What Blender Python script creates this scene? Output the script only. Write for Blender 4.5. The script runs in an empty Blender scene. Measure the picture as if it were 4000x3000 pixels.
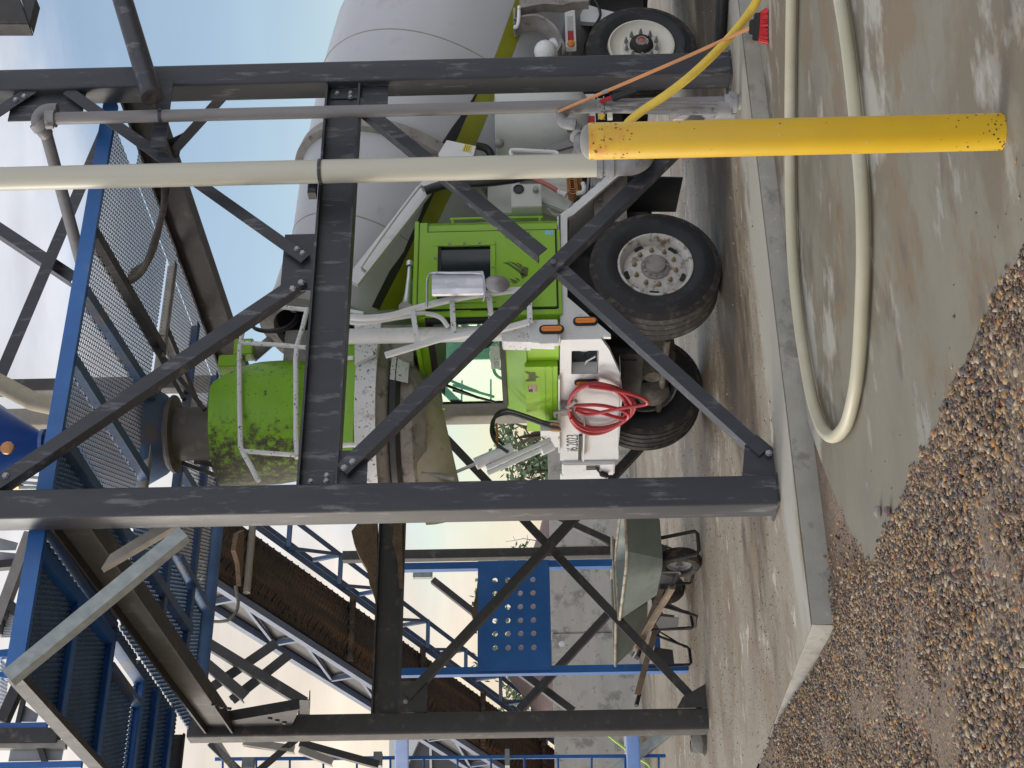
import bpy, bmesh, math, random
import numpy as np
from mathutils import Vector as V, Matrix
random.seed(7); rng = np.random.default_rng(7)
sc = bpy.context.scene
COL = sc.collection
# ---------------------------------------------------------------- camera
# world axes: x along the steel frame's front, y into the yard, z up; origin at the foot of the near column
F = 5850.0; RHO = 0.0205; PIT = math.atan(112 / F); TH = math.radians(30.9)
CAM = V((-4.099, -8.345, 1.59))
_r = V((math.cos(TH), -math.sin(TH), 0)); _f0 = V((math.sin(TH), math.cos(TH), 0))
FW = _f0 * math.cos(PIT) + V((0, 0, 1)) * math.sin(PIT)
UPV = -_f0 * math.sin(PIT) + V((0, 0, 1)) * math.cos(PIT)
cx = _r * -math.sin(RHO) - UPV * math.cos(RHO)
cy = _r * math.cos(RHO) - UPV * math.sin(RHO)
cd = bpy.data.cameras.new("camera"); co = bpy.data.objects.new("camera", cd); COL.objects.link(co)
cd.sensor_width = 36; cd.lens = 36 * F / 4000; cd.clip_start = .1; cd.clip_end = 4000
m = Matrix.Identity(4)
for i in range(3): m[i][0], m[i][1], m[i][2], m[i][3] = cx[i], cy[i], -FW[i], CAM[i]
co.matrix_world = m; sc.camera = co
# ---------------------------------------------------------------- light
SUN_DIR = V((-.62, .70, .40)).normalized()
w = bpy.data.worlds.new("World"); sc.world = w; w.use_nodes = True
nt = w.node_tree; nt.nodes.clear(); N = nt.nodes.new; L = nt.links.new
out = N('ShaderNodeOutputWorld'); bg1 = N('ShaderNodeBackground'); bg2 = N('ShaderNodeBackground'); mx = N('ShaderNodeMixShader')
sky = N('ShaderNodeTexSky'); sky.sky_type = 'NISHITA'; sky.sun_disc = False
sky.sun_elevation = math.asin(SUN_DIR.z); sky.sun_rotation = math.atan2(SUN_DIR.x, SUN_DIR.y)
sky.air_density = 1.0; sky.dust_density = .6
L(sky.outputs[0], bg1.inputs[0]); bg1.inputs[1].default_value = .13
tc = N('ShaderNodeTexCoord'); sep = N('ShaderNodeSeparateXYZ'); L(tc.outputs['Generated'], sep.inputs[0])
def mth(op, a, b=None, clamp=False):
    n = N('ShaderNodeMath'); n.operation = op; n.use_clamp = clamp
    for i, v in enumerate((a, b)):
        if v is None: continue
        if isinstance(v, (int, float)): n.inputs[i].default_value = v
        else: L(v, n.inputs[i])
    return n.outputs[0]
mp = N('ShaderNodeMapping'); mp.inputs['Scale'].default_value = (1.6, 1.6, 6.5); L(tc.outputs['Generated'], mp.inputs[0])
nz = N('ShaderNodeTexNoise'); nz.inputs['Scale'].default_value = 2.3; nz.inputs['Detail'].default_value = 7; nz.inputs['Roughness'].default_value = .55
L(mp.outputs[0], nz.inputs['Vector'])
# clouds thicken upwards and towards the hidden sun on the left; a clear blue gap stays low on the right
side = mth('ADD', mth('MULTIPLY', sep.outputs[0], -.76), mth('MULTIPLY', sep.outputs[1], .65))
el = mth('MULTIPLY', mth('SUBTRACT', sep.outputs[2], .17), 4.2)
gp = N('ShaderNodeVectorMath'); gp.operation = 'DOT_PRODUCT'; L(tc.outputs['Generated'], gp.inputs[0]); gp.inputs[1].default_value = V((.76, .64, .07)).normalized()
gap = N('ShaderNodeMapRange'); L(gp.outputs['Value'], gap.inputs[0]); gap.inputs[1].default_value = .865; gap.inputs[2].default_value = 1.0; gap.interpolation_type = 'SMOOTHSTEP'
cov = mth('SUBTRACT', mth('ADD', mth('ADD', nz.outputs[0], .30), mth('MULTIPLY', mth('MAXIMUM', el, -.4), .5)), mth('MULTIPLY', gap.outputs[0], .86))
rp = N('ShaderNodeValToRGB'); L(cov, rp.inputs[0]); rp.color_ramp.elements[0].position = .28; rp.color_ramp.elements[1].position = .72
rp.color_ramp.interpolation = 'EASE'; rp.color_ramp.elements[0].color = (.12, .12, .12, 1)
crm = N('ShaderNodeMapRange'); L(side, crm.inputs[0]); crm.inputs[1].default_value = .12; crm.inputs[2].default_value = .36
lowm = mth('MULTIPLY', crm.outputs[0], mth('SUBTRACT', 1, mth('MULTIPLY', mth('ABSOLUTE', sep.outputs[2]), 1.9), True), True)
cc = N('ShaderNodeMix'); cc.data_type = 'RGBA'; L(lowm, cc.inputs[0]); cc.inputs[6].default_value = (.68, .70, .76, 1); cc.inputs[7].default_value = (.84, .70, .52, 1)
nz2 = N('ShaderNodeTexNoise'); nz2.inputs['Scale'].default_value = 5; nz2.inputs['Detail'].default_value = 6; L(mp.outputs[0], nz2.inputs['Vector'])
dk = N('ShaderNodeMix'); dk.data_type = 'RGBA'; dk.blend_type = 'MULTIPLY'; dk.inputs[0].default_value = 1
L(cc.outputs[2], dk.inputs[6]); gr = N('ShaderNodeMapRange'); L(nz2.outputs[0], gr.inputs[0]); gr.inputs[1].default_value = .3; gr.inputs[2].default_value = .7; gr.inputs[3].default_value = .80; gr.inputs[4].default_value = 1.10
L(gr.outputs[0], dk.inputs[7])
# the cloud is thinner overhead and glows round the hidden sun
dt = N('ShaderNodeVectorMath'); dt.operation = 'DOT_PRODUCT'; L(tc.outputs['Generated'], dt.inputs[0]); dt.inputs[1].default_value = SUN_DIR
glow = mth('MULTIPLY', mth('POWER', mth('MAXIMUM', dt.outputs['Value'], 0), 7), 3.2)
zen = mth('SUBTRACT', 1, mth('MULTIPLY', mth('MAXIMUM', mth('SUBTRACT', sep.outputs[2], .3), 0), .45))
bk = N('ShaderNodeVectorMath'); bk.operation = 'DOT_PRODUCT'; L(tc.outputs['Generated'], bk.inputs[0]); bk.inputs[1].default_value = V((-.5, -.83, .25)).normalized()
lit = mth('MULTIPLY', mth('MAXIMUM', bk.outputs['Value'], 0), .55)      # added fill: cloud behind the viewpoint brightened for the near faces
L(mth('ADD', mth('ADD', zen, lit), glow), bg2.inputs[1])
L(dk.outputs[2], bg2.inputs[0])
L(rp.outputs[0], mx.inputs[0]); L(bg1.outputs[0], mx.inputs[1]); L(bg2.outputs[0], mx.inputs[2]); L(mx.outputs[0], out.inputs[0])
sl = bpy.data.lights.new("sun", 'SUN'); sl.energy = 1.3; sl.angle = math.radians(16); sl.color = (1, .93, .82)
so = bpy.data.objects.new("sun", sl); COL.objects.link(so); so.rotation_euler = SUN_DIR.to_track_quat('Z', 'Y').to_euler(); so.location = (0, 0, 30)
sc.view_settings.view_transform = 'Standard'; sc.view_settings.look = 'None'; sc.view_settings.exposure = 0.3; sc.view_settings.gamma = 1
sc.view_settings.use_curve_mapping = False

# ---------------------------------------------------------------- helpers
def ray(x, y):
    u = 1500 - y; v = x - 2000
    a = u * math.cos(RHO) - v * math.sin(RHO); b = u * math.sin(RHO) + v * math.cos(RHO)
    return FW + _r * (a / F) - UPV * (b / F)
def HT(x, y, t): d = ray(x, y); return CAM + d * ((t - CAM.y) / d.y)       # where a sight line meets the plane y = t
def HS(x, y, s): d = ray(x, y); return CAM + d * ((s - CAM.x) / d.x)
def HZ(x, y, z): d = ray(x, y); return CAM + d * ((z - CAM.z) / d.z)
X, Y, Z = V((1, 0, 0)), V((0, 1, 0)), V((0, 0, 1))
def wl(o):
    p = V((0, 0, 0))
    while o: p = p + o.location; o = o.parent
    return p
def tag(o, label=None, cat=None, group=None, kind=None):
    if label: o['label'] = label
    if cat: o['category'] = cat
    if group: o['group'] = group
    if kind: o['kind'] = kind
    return o
def thing(name, loc, label, cat, group=None):
    o = bpy.data.objects.new(name, None); COL.objects.link(o); o.location = V(loc); o.empty_display_size = .2
    return tag(o, label, cat, group)
class MB:
    def __init__(s): s.v = []; s.f = []; s.uv = None
    def add(s, vs, fs):
        n = len(s.v); s.v += [tuple(p) for p in vs]; s.f += [tuple(i + n for i in f) for f in fs]; return s
    def boxa(s, c, a, b, d):     # centre and three half-axis vectors
        c, a, b, d = V(c), V(a), V(b), V(d)
        vs = [c + a * i + b * j + d * k for k in (-1, 1) for j in (-1, 1) for i in (-1, 1)]
        if a.cross(b).dot(d) < 0: vs = [c + a * i + b * j + d * k for k in (1, -1) for j in (-1, 1) for i in (-1, 1)]
        return s.add(vs, [(0, 2, 3, 1), (4, 5, 7, 6), (0, 1, 5, 4), (1, 3, 7, 5), (3, 2, 6, 7), (2, 0, 4, 6)])
    def box(s, x0, x1, y0, y1, z0, z1):
        return s.boxa(((x0 + x1) / 2, (y0 + y1) / 2, (z0 + z1) / 2), X * (abs(x1 - x0) / 2), Y * (abs(y1 - y0) / 2), Z * (abs(z1 - z0) / 2))
    def prism(s, pts, ext):
        pts = [V(p) for p in pts]; ext = V(ext); n = len(pts)
        nrm = V((0, 0, 0))
        for i in range(n): nrm += pts[i].cross(pts[(i + 1) % n])
        if nrm.dot(ext) > 0: pts = pts[::-1]
        return s.add(pts + [p + ext for p in pts], [tuple(range(n)), tuple(range(2 * n - 1, n - 1, -1))] + [(i, i + n, (i + 1) % n + n, (i + 1) % n) for i in range(n)])
    def prof(s, p0, p1, prof2, u, v):   # extrude a 2-D outline from p0 to p1; u, v span its plane
        p0, p1 = V(p0), V(p1)
        return s.prism([p0 + V(u) * a + V(v) * b for a, b in prof2], p1 - p0)
    def bar(s, p0, p1, wd, ht, up=Z):
        p0, p1 = V(p0), V(p1); d = (p1 - p0).normalized(); a = d.cross(V(up))
        if a.length < 1e-4: a = d.cross(X)
        a.normalize(); b = a.cross(d)
        return s.boxa((p0 + p1) / 2, a * (wd / 2), (p1 - p0) / 2, b * (ht / 2))
    def rtube(s, p0, p1, wd, dp, u, v, r=.025):
        pr = []
        for cxx, cyy, a0 in ((1, 1, 0), (-1, 1, 90), (-1, -1, 180), (1, -1, 270)):
            for k in range(4):
                a = math.radians(a0 + 30 * k); pr.append((cxx * (wd / 2 - r) + r * math.cos(a), cyy * (dp / 2 - r) + r * math.sin(a)))
        return s.prof(p0, p1, pr, u, v)
    def angle(s, p0, p1, n, leg=.09, th=.009, flip=1):   # L-section: one leg lies against the plane of normal n, the other stands back along -n
        p0, p1, n = V(p0), V(p1), V(n); d = (p1 - p0).normalized(); u = d.cross(n).normalized() * flip
        L2 = leg / 2
        return s.prof(p0, p1, [(-L2, 0), (L2, 0), (L2, -leg), (L2 - th, -leg), (L2 - th, -th), (-L2, -th)], u, n)
    def ibeam(s, p0, p1, h, b, tw=.012, tf=.016, up=Z):
        p0, p1 = V(p0), V(p1); d = (p1 - p0).normalized(); a = d.cross(V(up)).normalized(); H, B, t = h / 2, b / 2, tw / 2
        return s.prof(p0, p1, [(-B, -H), (B, -H), (B, -H + tf), (t, -H + tf), (t, H - tf), (B, H - tf), (B, H), (-B, H), (-B, H - tf), (-t, H - tf), (-t, -H + tf), (-B, -H + tf)], a, up)
    def chan(s, p0, p1, h, b, open_dir, tw=.01, tf=.013, up=Z):
        H = h / 2
        return s.prof(p0, p1, [(0, -H), (b, -H), (b, -H + tf), (tw, -H + tf), (tw, H - tf), (b, H - tf), (b, H), (0, H)], open_dir, up)
    def tube(s, pts, r, n=12, cap=True):
        pts = [V(p) for p in pts]; rs = r if isinstance(r, (list, tuple)) else [r] * len(pts); nb = None; base = len(s.v)
        for i, p in enumerate(pts):
            d = (pts[min(i + 1, len(pts) - 1)] - pts[max(i - 1, 0)]).normalized()
            if nb is None: nb = d.orthogonal().normalized()
            nb = (nb - d * nb.dot(d)).normalized(); bb = d.cross(nb)
            for k in range(n):
                a = 2 * math.pi * k / n; s.v.append(tuple(p + (nb * math.cos(a) + bb * math.sin(a)) * rs[i]))
        for i in range(len(pts) - 1):
            for k in range(n):
                s.f.append((base + i * n + k, base + i * n + (k + 1) % n, base + (i + 1) * n + (k + 1) % n, base + (i + 1) * n + k))
        if cap:
            s.f.append(tuple(base + k for k in range(n))[::-1]); s.f.append(tuple(base + (len(pts) - 1) * n + k for k in range(n)))
        return s
    def lathe(s, c, ax, prof, n=32, a0=0, a1=360):      # prof: list of (distance along axis, radius)
        c, ax = V(c), V(ax).normalized(); u = ax.orthogonal().normalized(); v = ax.cross(u); base = len(s.v); full = a1 - a0 == 360
        cols = n if full else n + 1
        for d, r in prof:
            for k in range(cols):
                a = math.radians(a0 + (a1 - a0) * k / n); s.v.append(tuple(c + ax * d + (u * math.cos(a) + v * math.sin(a)) * r))
        for i in range(len(prof) - 1):
            for k in range(n):
                k2 = (k + 1) % cols; s.f.append((base + i * cols + k, base + i * cols + k2, base + (i + 1) * cols + k2, base + (i + 1) * cols + k))
        return s
    def cyl(s, p0, p1, r, n=16):
        p0, p1 = V(p0), V(p1); l = (p1 - p0).length
        return s.lathe(p0, p1 - p0, [(0, 1e-4), (0, r), (l, r), (l, 1e-4)], n)
    def sphere(s, c, r, n=12, sq=(1, 1, 1)):
        base = len(s.v); m_ = n // 2
        for i in range(m_ + 1):
            th = math.pi * i / m_
            for k in range(n):
                a = 2 * math.pi * k / n; s.v.append((c[0] + r * sq[0] * max(math.sin(th), 1e-3) * math.cos(a), c[1] + r * sq[1] * max(math.sin(th), 1e-3) * math.sin(a), c[2] + r * sq[2] * math.cos(th)))
        for i in range(m_):
            for k in range(n): s.f.append((base + i * n + k, base + (i + 1) * n + k, base + (i + 1) * n + (k + 1) % n, base + i * n + (k + 1) % n))
        return s
    def build(s, name, mat, parent=None, smooth=38, bevel=0, label=None, loc=None):
        me = bpy.data.meshes.new(name); me.from_pydata(s.v, [], s.f); me.update()
        if bevel:
            bm = bmesh.new(); bm.from_mesh(me)
            es = [e for e in bm.edges if len(e.link_faces) == 2 and e.calc_face_angle(0) > math.radians(50)]
            bmesh.ops.bevel(bm, geom=es, offset=bevel, segments=2, affect='EDGES', clamp_overlap=True); bm.to_mesh(me); bm.free()
        if smooth:
            me.polygons.foreach_set('use_smooth', [True] * len(me.polygons)); me.set_sharp_from_angle(angle=math.radians(smooth))
        me.materials.append(mat); o = bpy.data.objects.new(name, me); COL.objects.link(o)
        if parent is not None: o.parent = parent; o.location = -wl(parent)
        elif loc is not None:
            loc = V(loc); me.transform(Matrix.Translation(-loc)); o.location = loc
        if label: o['label'] = label
        return o
def part(name, mat, parent, fn, **k): b = MB(); fn(b); return b.build(name, mat, parent, **k)
def solo(name, mat, fn, label, cat, group=None, loc=None, kind=None, **k):
    b = MB(); fn(b); o = b.build(name, mat, None, loc=loc, **k); return tag(o, label, cat, group, kind)
def bez(pts, n=8):          # Catmull-Rom through the points
    pts = [V(p) for p in pts]; o = []
    for i in range(len(pts) - 1):
        p0, p1, p2, p3 = pts[max(i - 1, 0)], pts[i], pts[i + 1], pts[min(i + 2, len(pts) - 1)]
        for k in range(n):
            t = k / n; o.append(.5 * ((2 * p1) + (p2 - p0) * t + (2 * p0 - 5 * p1 + 4 * p2 - p3) * t * t + (3 * p1 - p0 - 3 * p2 + p3) * t ** 3))
    return o + [pts[-1]]
def text(name, body, mat, parent, origin, right, up, h, sx=1.0, ext=.0015, label=None):
    c = bpy.data.curves.new(name, 'FONT'); c.body = body; c.size = 1; c.extrude = 0
    t_ = bpy.data.objects.new(name, c); COL.objects.link(t_); dg = bpy.context.evaluated_depsgraph_get()
    me = bpy.data.meshes.new_from_object(t_.evaluated_get(dg)); bpy.data.objects.remove(t_)
    right, up = V(right).normalized(), V(up).normalized(); nn = right.cross(up)
    for v_ in me.vertices: p = v_.co; v_.co = V(origin) + right * (p.x * h * 1.38 * sx) + up * (p.y * h * 1.38) + nn * ext
    me.materials.append(mat); o = bpy.data.objects.new(name, me); COL.objects.link(o)
    if parent is not None: o.parent = parent; o.location = -wl(parent)
    return o
def bolts(parent, pts, n, mat, r=.016, h=.012):
    n = V(n).normalized(); u = n.orthogonal(); v = n.cross(u)
    for p in pts:
        b = MB(); p = V(p); b.lathe(p - n * .004, n, [(0, r * 1.25), (.006, r * 1.25), (.006, r), (.006 + h, r * .96), (.008 + h, r * .75), (.008 + h, 1e-4)], 6); b.build('bolt', mat, parent, smooth=20)

# ---------------------------------------------------------------- materials
def mat(name, col, rough=.5, metal=0, var=.12, scale=4, stretch=(1, 1, 1), layers=(), bump=0, bscale=40, spec=.5, coat=0):
    """base colour varied by noise; layers = (colour, noise scale, threshold, softness, stretch) painted on top as dirt, rust or chips"""
    m_ = bpy.data.materials.new(name); m_.use_nodes = True; t = m_.node_tree; b = t.nodes['Principled BSDF']
    def nd(k, **kw): n = t.nodes.new('ShaderNode' + k); return n
    tcn = nd('TexCoord')
    def noise(sc_, st, det=6, rgh=.6):
        mpn = nd('Mapping'); mpn.inputs['Scale'].default_value = st; t.links.new(tcn.outputs['Object'], mpn.inputs[0])
        nn = nd('TexNoise'); nn.inputs['Scale'].default_value = sc_; nn.inputs['Detail'].default_value = det; nn.inputs['Roughness'].default_value = rgh
        t.links.new(mpn.outputs[0], nn.inputs['Vector']); return nn.outputs[0]
    r = nd('ValToRGB'); r.color_ramp.elements[0].position = .3; r.color_ramp.elements[1].position = .7
    r.color_ramp.elements[0].color = tuple(c * (1 - var) for c in col) + (1,); r.color_ramp.elements[1].color = tuple(min(c * (1 + var), 1) for c in col) + (1,)
    t.links.new(noise(scale, stretch), r.inputs[0]); cur = r.outputs[0]
    for lay in layers:
        c2, s2, th, sf = lay[:4]; st2 = lay[4] if len(lay) > 4 else (1, 1, 1)
        mr = nd('MapRange'); mr.inputs[1].default_value = th; mr.inputs[2].default_value = th + sf; t.links.new(noise(s2, st2, 8, .65), mr.inputs[0])
        mix = nd('Mix'); mix.data_type = 'RGBA'; t.links.new(mr.outputs[0], mix.inputs[0]); t.links.new(cur, mix.inputs[6]); mix.inputs[7].default_value = tuple(c2) + (1,); cur = mix.outputs[2]
    t.links.new(cur, b.inputs['Base Color']); b.inputs['Metallic'].default_value = metal; b.inputs['Specular IOR Level'].default_value = spec
    rr = nd('MapRange'); t.links.new(noise(scale * 2.3, stretch), rr.inputs[0]); rr.inputs[3].default_value = max(rough - .1, .03); rr.inputs[4].default_value = min(rough + .12, 1); t.links.new(rr.outputs[0], b.inputs['Roughness'])
    if coat: b.inputs['Coat Weight'].default_value = coat; b.inputs['Coat Roughness'].default_value = .15
    if bump:
        bn = nd('Bump'); bn.inputs['Strength'].default_value = bump; bn.inputs['Distance'].default_value = .02; t.links.new(noise(bscale, (1, 1, 1)), bn.inputs['Height']); t.links.new(bn.outputs[0], b.inputs['Normal'])
    return m_
RUST = (.17, .075, .03); DIRT = (.20, .16, .12); DK = (.03, .027, .025)
M = {}
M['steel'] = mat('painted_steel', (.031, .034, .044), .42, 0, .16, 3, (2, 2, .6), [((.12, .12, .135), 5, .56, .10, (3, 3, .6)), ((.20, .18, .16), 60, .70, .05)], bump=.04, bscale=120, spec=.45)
M['steel2'] = mat('dusty_steel', (.038, .036, .036), .6, 0, .2, 4, (1, 1, 1), [((.14, .115, .09), 7, .56, .2)], spec=.5)
M['bolt'] = mat('galvanised_bolt', (.30, .31, .33), .45, .6, .2, 30)
M['galv'] = mat('galvanised_steel', (.27, .30, .30), .5, .45, .18, 14, (1, 1, 1), [((.17, .17, .17), 5, .58, .15)])
M['dust_galv'] = mat('dusty_galvanised_steel', (.30, .28, .25), .7, .1, .2, 8)
M['blue'] = mat('blue_paint', (.018, .115, .36), .42, 0, .14, 3, (1, 1, 1), [((.20, .18, .16), 3, .62, .2)])
M['bluedust'] = mat('dusty_blue_paint', (.055, .115, .23), .6, 0, .25, 3, (1, 1, 1), [((.15, .12, .10), 2.5, .52, .2)])
M['mesh'] = mat('expanded_metal', (.085, .085, .09), .5, .3, .1, 5)
M['bluemesh'] = mat('blue_expanded_metal', (.09, .155, .25), .5, .1, .2, 3)
M['greypipe'] = mat('grey_pipe', (.19, .185, .19), .5, 0, .12, 6, (3, 3, .4), [((.10, .085, .075), 30, .66, .1)])
M['greypipe2'] = mat('dirty_grey_pipe', (.25, .25, .26), .6, 0, .2, 8, (1, 1, 1), [((.10, .09, .085), 12, .55, .15), ((.33, .10, .05), 9, .7, .1)])
M['pvc'] = mat('cream_plastic_pipe', (.50, .49, .41), .38, 0, .05, 4, (2, 2, .3), [((.35, .32, .25), 40, .74, .06)])
M['white'] = mat('white_truck_paint', (.68, .69, .70), .42, 0, .06, 4, (1, 1, 1), [((.40, .38, .35), 6, .60, .22), ((.09, .06, .045), 34, .70, .03)])
M['whitechip'] = mat('chipped_white_paint', (.68, .69, .70), .5, 0, .08, 5, (1, 1, 1), [((.36, .30, .26), 9, .57, .15), ((.045, .035, .03), 38, .60, .03), ((.26, .11, .04), 14, .70, .06)])
M['whiteworn'] = mat('worn_white_paint', (.60, .60, .59), .55, 0, .1, 5, (1, 1, 1), [((.30, .27, .23), 11, .52, .2), ((.06, .045, .035), 50, .62, .04)])
M['plate'] = mat('white_tread_plate', (.67, .68, .68), .45, 0, .07, 5, (1, 1, 1), [((.36, .34, .31), 20, .62, .12), ((.10, .08, .06), 55, .70, .04)], bump=.35, bscale=55)
M['green'] = mat('lime_green_paint', (.235, .47, .012), .36, 0, .07, 3, (1, 1, 1), [((.09, .15, .02), 50, .72, .04)], coat=.25)
M['greensplat'] = mat('spattered_green_paint', (.19, .42, .010), .48, 0, .12, 3, (1, 1, 1), [((.06, .09, .02), 22, .64, .05), ((.03, .028, .02), 60, .66, .03), ((.16, .15, .10), 4, .68, .2)])
M['greendirt'] = mat('mud_caked_green', (.10, .20, .018), .7, 0, .3, 9, (1, 1, 1), [((.035, .032, .025), 26, .50, .1)], bump=.3, bscale=40)
M['drum'] = mat('pale_grey_drum_paint', (.42, .43, .45), .38, 0, .04, 1.5, (1, 1, 1), [((.31, .31, .29), 3, .58, .25), ((.06, .06, .06), 70, .78, .03)], coat=.1)
M['olive'] = mat('olive_green_stripe', (.215, .225, .010), .45, 0, .12, 5, (1, 1, 1), [((.36, .36, .32), 30, .70, .04), ((.12, .13, .02), 6, .6, .2)])
M['blackst'] = mat('torn_black_stripe', (.022, .02, .024), .45, 0, .2, 6, (1, 1, 1), [((.40, .40, .41), 22, .69, .03)])
M['rubber'] = mat('tyre_rubber', (.021, .022, .025), .72, 0, .25, 6, (1, 1, 1), [((.075, .066, .055), 8, .58, .2)], bump=.08, bscale=90)
M['tread'] = mat('muddy_tyre_tread', (.035, .032, .03), .85, 0, .3, 9, (1, 1, 1), [((.10, .08, .06), 14, .5, .15)], bump=.15, bscale=70)
M['rim'] = mat('dirty_white_rim', (.54, .53, .50), .5, 0, .1, 9, (1, 1, 1), [((.20, .14, .10), 11, .52, .12), ((.07, .05, .04), 40, .68, .05)])
M['rim2'] = mat('clean_cream_rim', (.60, .58, .50), .45, 0, .06, 7, (1, 1, 1), [((.30, .27, .22), 14, .62, .15)])
M['barrel'] = mat('rusty_rim_barrel', (.30, .25, .22), .7, 0, .25, 9, (1, 1, 1), [((.14, .075, .06), 7, .52, .1), ((.50, .48, .45), 12, .62, .06)])
M['nut'] = mat('brassy_nut', (.30, .24, .13), .45, .5, .3, 30)
M['mud'] = mat('muddy_axle', (.085, .075, .065), .85, 0, .4, 12, (1, 1, 1), [((.20, .18, .15), 14, .55, .15)], bump=.4, bscale=30)
M['chassis'] = mat('dirty_black_chassis', (.022, .021, .021), .75, 0, .4, 6, (1, 1, 1), [((.06, .05, .042), 9, .58, .2)])
M['black'] = mat('black_plastic', (.015, .015, .017), .45, 0, .2, 8)
M['blackhose'] = mat('black_rubber_hose', (.016, .017, .021), .38, 0, .2, 12)
M['grime'] = mat('concrete_caked_metal', (.27, .255, .235), .85, 0, .22, 7, (1, 1, 1), [((.12, .10, .085), 9, .55, .15), ((.45, .43, .40), 30, .66, .08)], bump=.35, bscale=35)
M['chute'] = mat('beige_chute', (.42, .37, .27), .75, 0, .14, 5, (1, 1, 1), [((.28, .21, .14), 12, .58, .15), ((.52, .49, .42), 5, .62, .2)], bump=.1, bscale=40)
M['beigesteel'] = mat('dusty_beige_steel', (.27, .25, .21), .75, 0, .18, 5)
M['bootrubber'] = mat('dusty_rubber_boot', (.13, .12, .105), .7, 0, .25, 4, (1, 1, .4), [((.24, .21, .17), 5, .52, .2)], bump=.08, bscale=30)
M['chrome'] = mat('scratched_chrome', (.56, .57, .62), .3, .85, .1, 8, (1, 1, 1), [((.12, .11, .11), 35, .74, .04)])
M['mirrorback'] = mat('brushed_mirror_disc', (.34, .33, .34), .42, .6, .2, 8)
M['glass_dark'] = mat('dark_window_glass', (.012, .02, .022), .06, 0, .2, 2, spec=.5)
M['glass_mint'] = None
M['seal'] = mat('black_window_seal', (.010, .010, .012), .5, 0, .3, 8)
M['amber'] = mat('amber_lens', (.80, .24, .012), .28, 0, .12, 90, coat=.4)
M['redhose'] = mat('red_rubber_hose', (.40, .035, .045), .42, 0, .12, 9, (1, 1, 1), [((.30, .14, .13), 30, .68, .1)])
M['pinkpipe'] = mat('faded_red_pipe', (.42, .13, .11), .6, 0, .15, 10)
M['yellow'] = mat('yellow_bollard_paint', (.60, .375, .010), .36, 0, .05, 5, (1, 1, 1), [((.50, .40, .10), 40, .76, .04)], coat=.15)
M['yellowhose'] = mat('dirty_yellow_hose', (.62, .44, .05), .55, 0, .12, 9, (1, 1, 1), [((.30, .25, .14), 18, .58, .12)])
M['creamhose'] = mat('cream_hose', (.42, .39, .28), .45, 0, .07, 3, (1, 1, 1), [((.54, .52, .46), 2, .5, .3), ((.10, .09, .08), 13, .72, .03)])
M['orangewood'] = mat('orange_broom_handle', (.56, .25, .10), .5, 0, .12, 9, (1, 1, 1), [((.25, .13, .08), 25, .66, .1)])
M['redbristle'] = mat('red_bristles', (.46, .012, .016), .6, 0, .3, 60)
M['copper'] = mat('copper_line', (.42, .20, .08), .4, .6, .2, 20)
M['concrete'] = mat('concrete_kerb_face', (.31, .30, .265), .9, 0, .12, 4, (1, 1, 1), [((.21, .205, .185), 3.5, .54, .08), ((.13, .12, .11), 90, .68, .04), ((.42, .41, .38), 8, .62, .08)], bump=.15, bscale=60)
M['wall'] = mat('stained_wall_concrete', (.44, .425, .385), .9, 0, .10, 2, (.5, 1, 2.5), [((.25, .245, .22), 3, .53, .08), ((.24, .23, .21), 9, .60, .06), ((.50, .49, .45), 6, .6, .12)], bump=.1, bscale=40)
M['pile'] = mat('purple_aggregate', (.24, .17, .165), .95, 0, .35, 60, (1, 1, 1), [((.13, .10, .10), 120, .5, .1)], bump=.8, bscale=120)
M['sandpile'] = mat('caked_brown_sand', (.13, .085, .05), .95, 0, .3, 12, (1, 1, 1), [((.07, .05, .035), 30, .55, .15)], bump=.5, bscale=40)
M['barrow'] = mat('grey_green_tray', (.19, .225, .205), .6, 0, .12, 5, (1, 1, 1), [((.14, .14, .12), 4, .55, .2)])
M['barrowrim'] = mat('worn_tray_rim', (.42, .37, .29), .7, 0, .25, 9, (1, 1, 1), [((.16, .11, .07), 10, .52, .15)])
M['wood'] = mat('weathered_handle_wood', (.30, .22, .155), .75, 0, .25, 6, (1, 1, 1), [((.44, .36, .28), 12, .56, .15)])
M['stone'] = mat('grey_stone', (.22, .21, .19), .9, 0, .25, 9, bump=.4, bscale=25)
M['siding'] = mat('pale_metal_siding', (.62, .63, .64), .5, 0, .04, 3)
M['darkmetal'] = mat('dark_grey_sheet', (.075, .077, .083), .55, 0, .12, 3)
M['bark'] = mat('bark', (.09, .07, .05), .9, 0, .3, 12, bump=.5, bscale=20)
M['leaf'] = mat('leaf', (.085, .14, .06), .6, 0, .45, 3)
M['ink'] = mat('black_lettering', (.02, .02, .025), .6, 0, .2, 20)
M['faded'] = mat('faded_dark_decal', (.075, .11, .02), .6, 0, .3, 40)
M['flagred'] = mat('flag_red', (.34, .03, .05), .6, 0, .1, 9); M['flagwhite'] = mat('flag_white', (.70, .62, .62), .6, 0, .05, 9); M['flagblue'] = mat('flag_blue', (.05, .055, .085), .6, 0, .15, 60)
M['sticker'] = mat('blue_white_sticker', (.22, .50, .75), .5, 0, .3, 60); M['ystick'] = mat('yellow_warning_label', (.60, .50, .04), .5, 0, .08, 30)
M['red'] = mat('red_paint', (.42, .012, .02), .5, 0, .15, 12); M['silver'] = mat('silver_reflector', (.42, .43, .40), .4, .2, .08, 20)
M['lime'] = mat('lime_cord', (.45, .70, .10), .5, 0, .1, 9)
M['beltbrown'] = None
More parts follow.
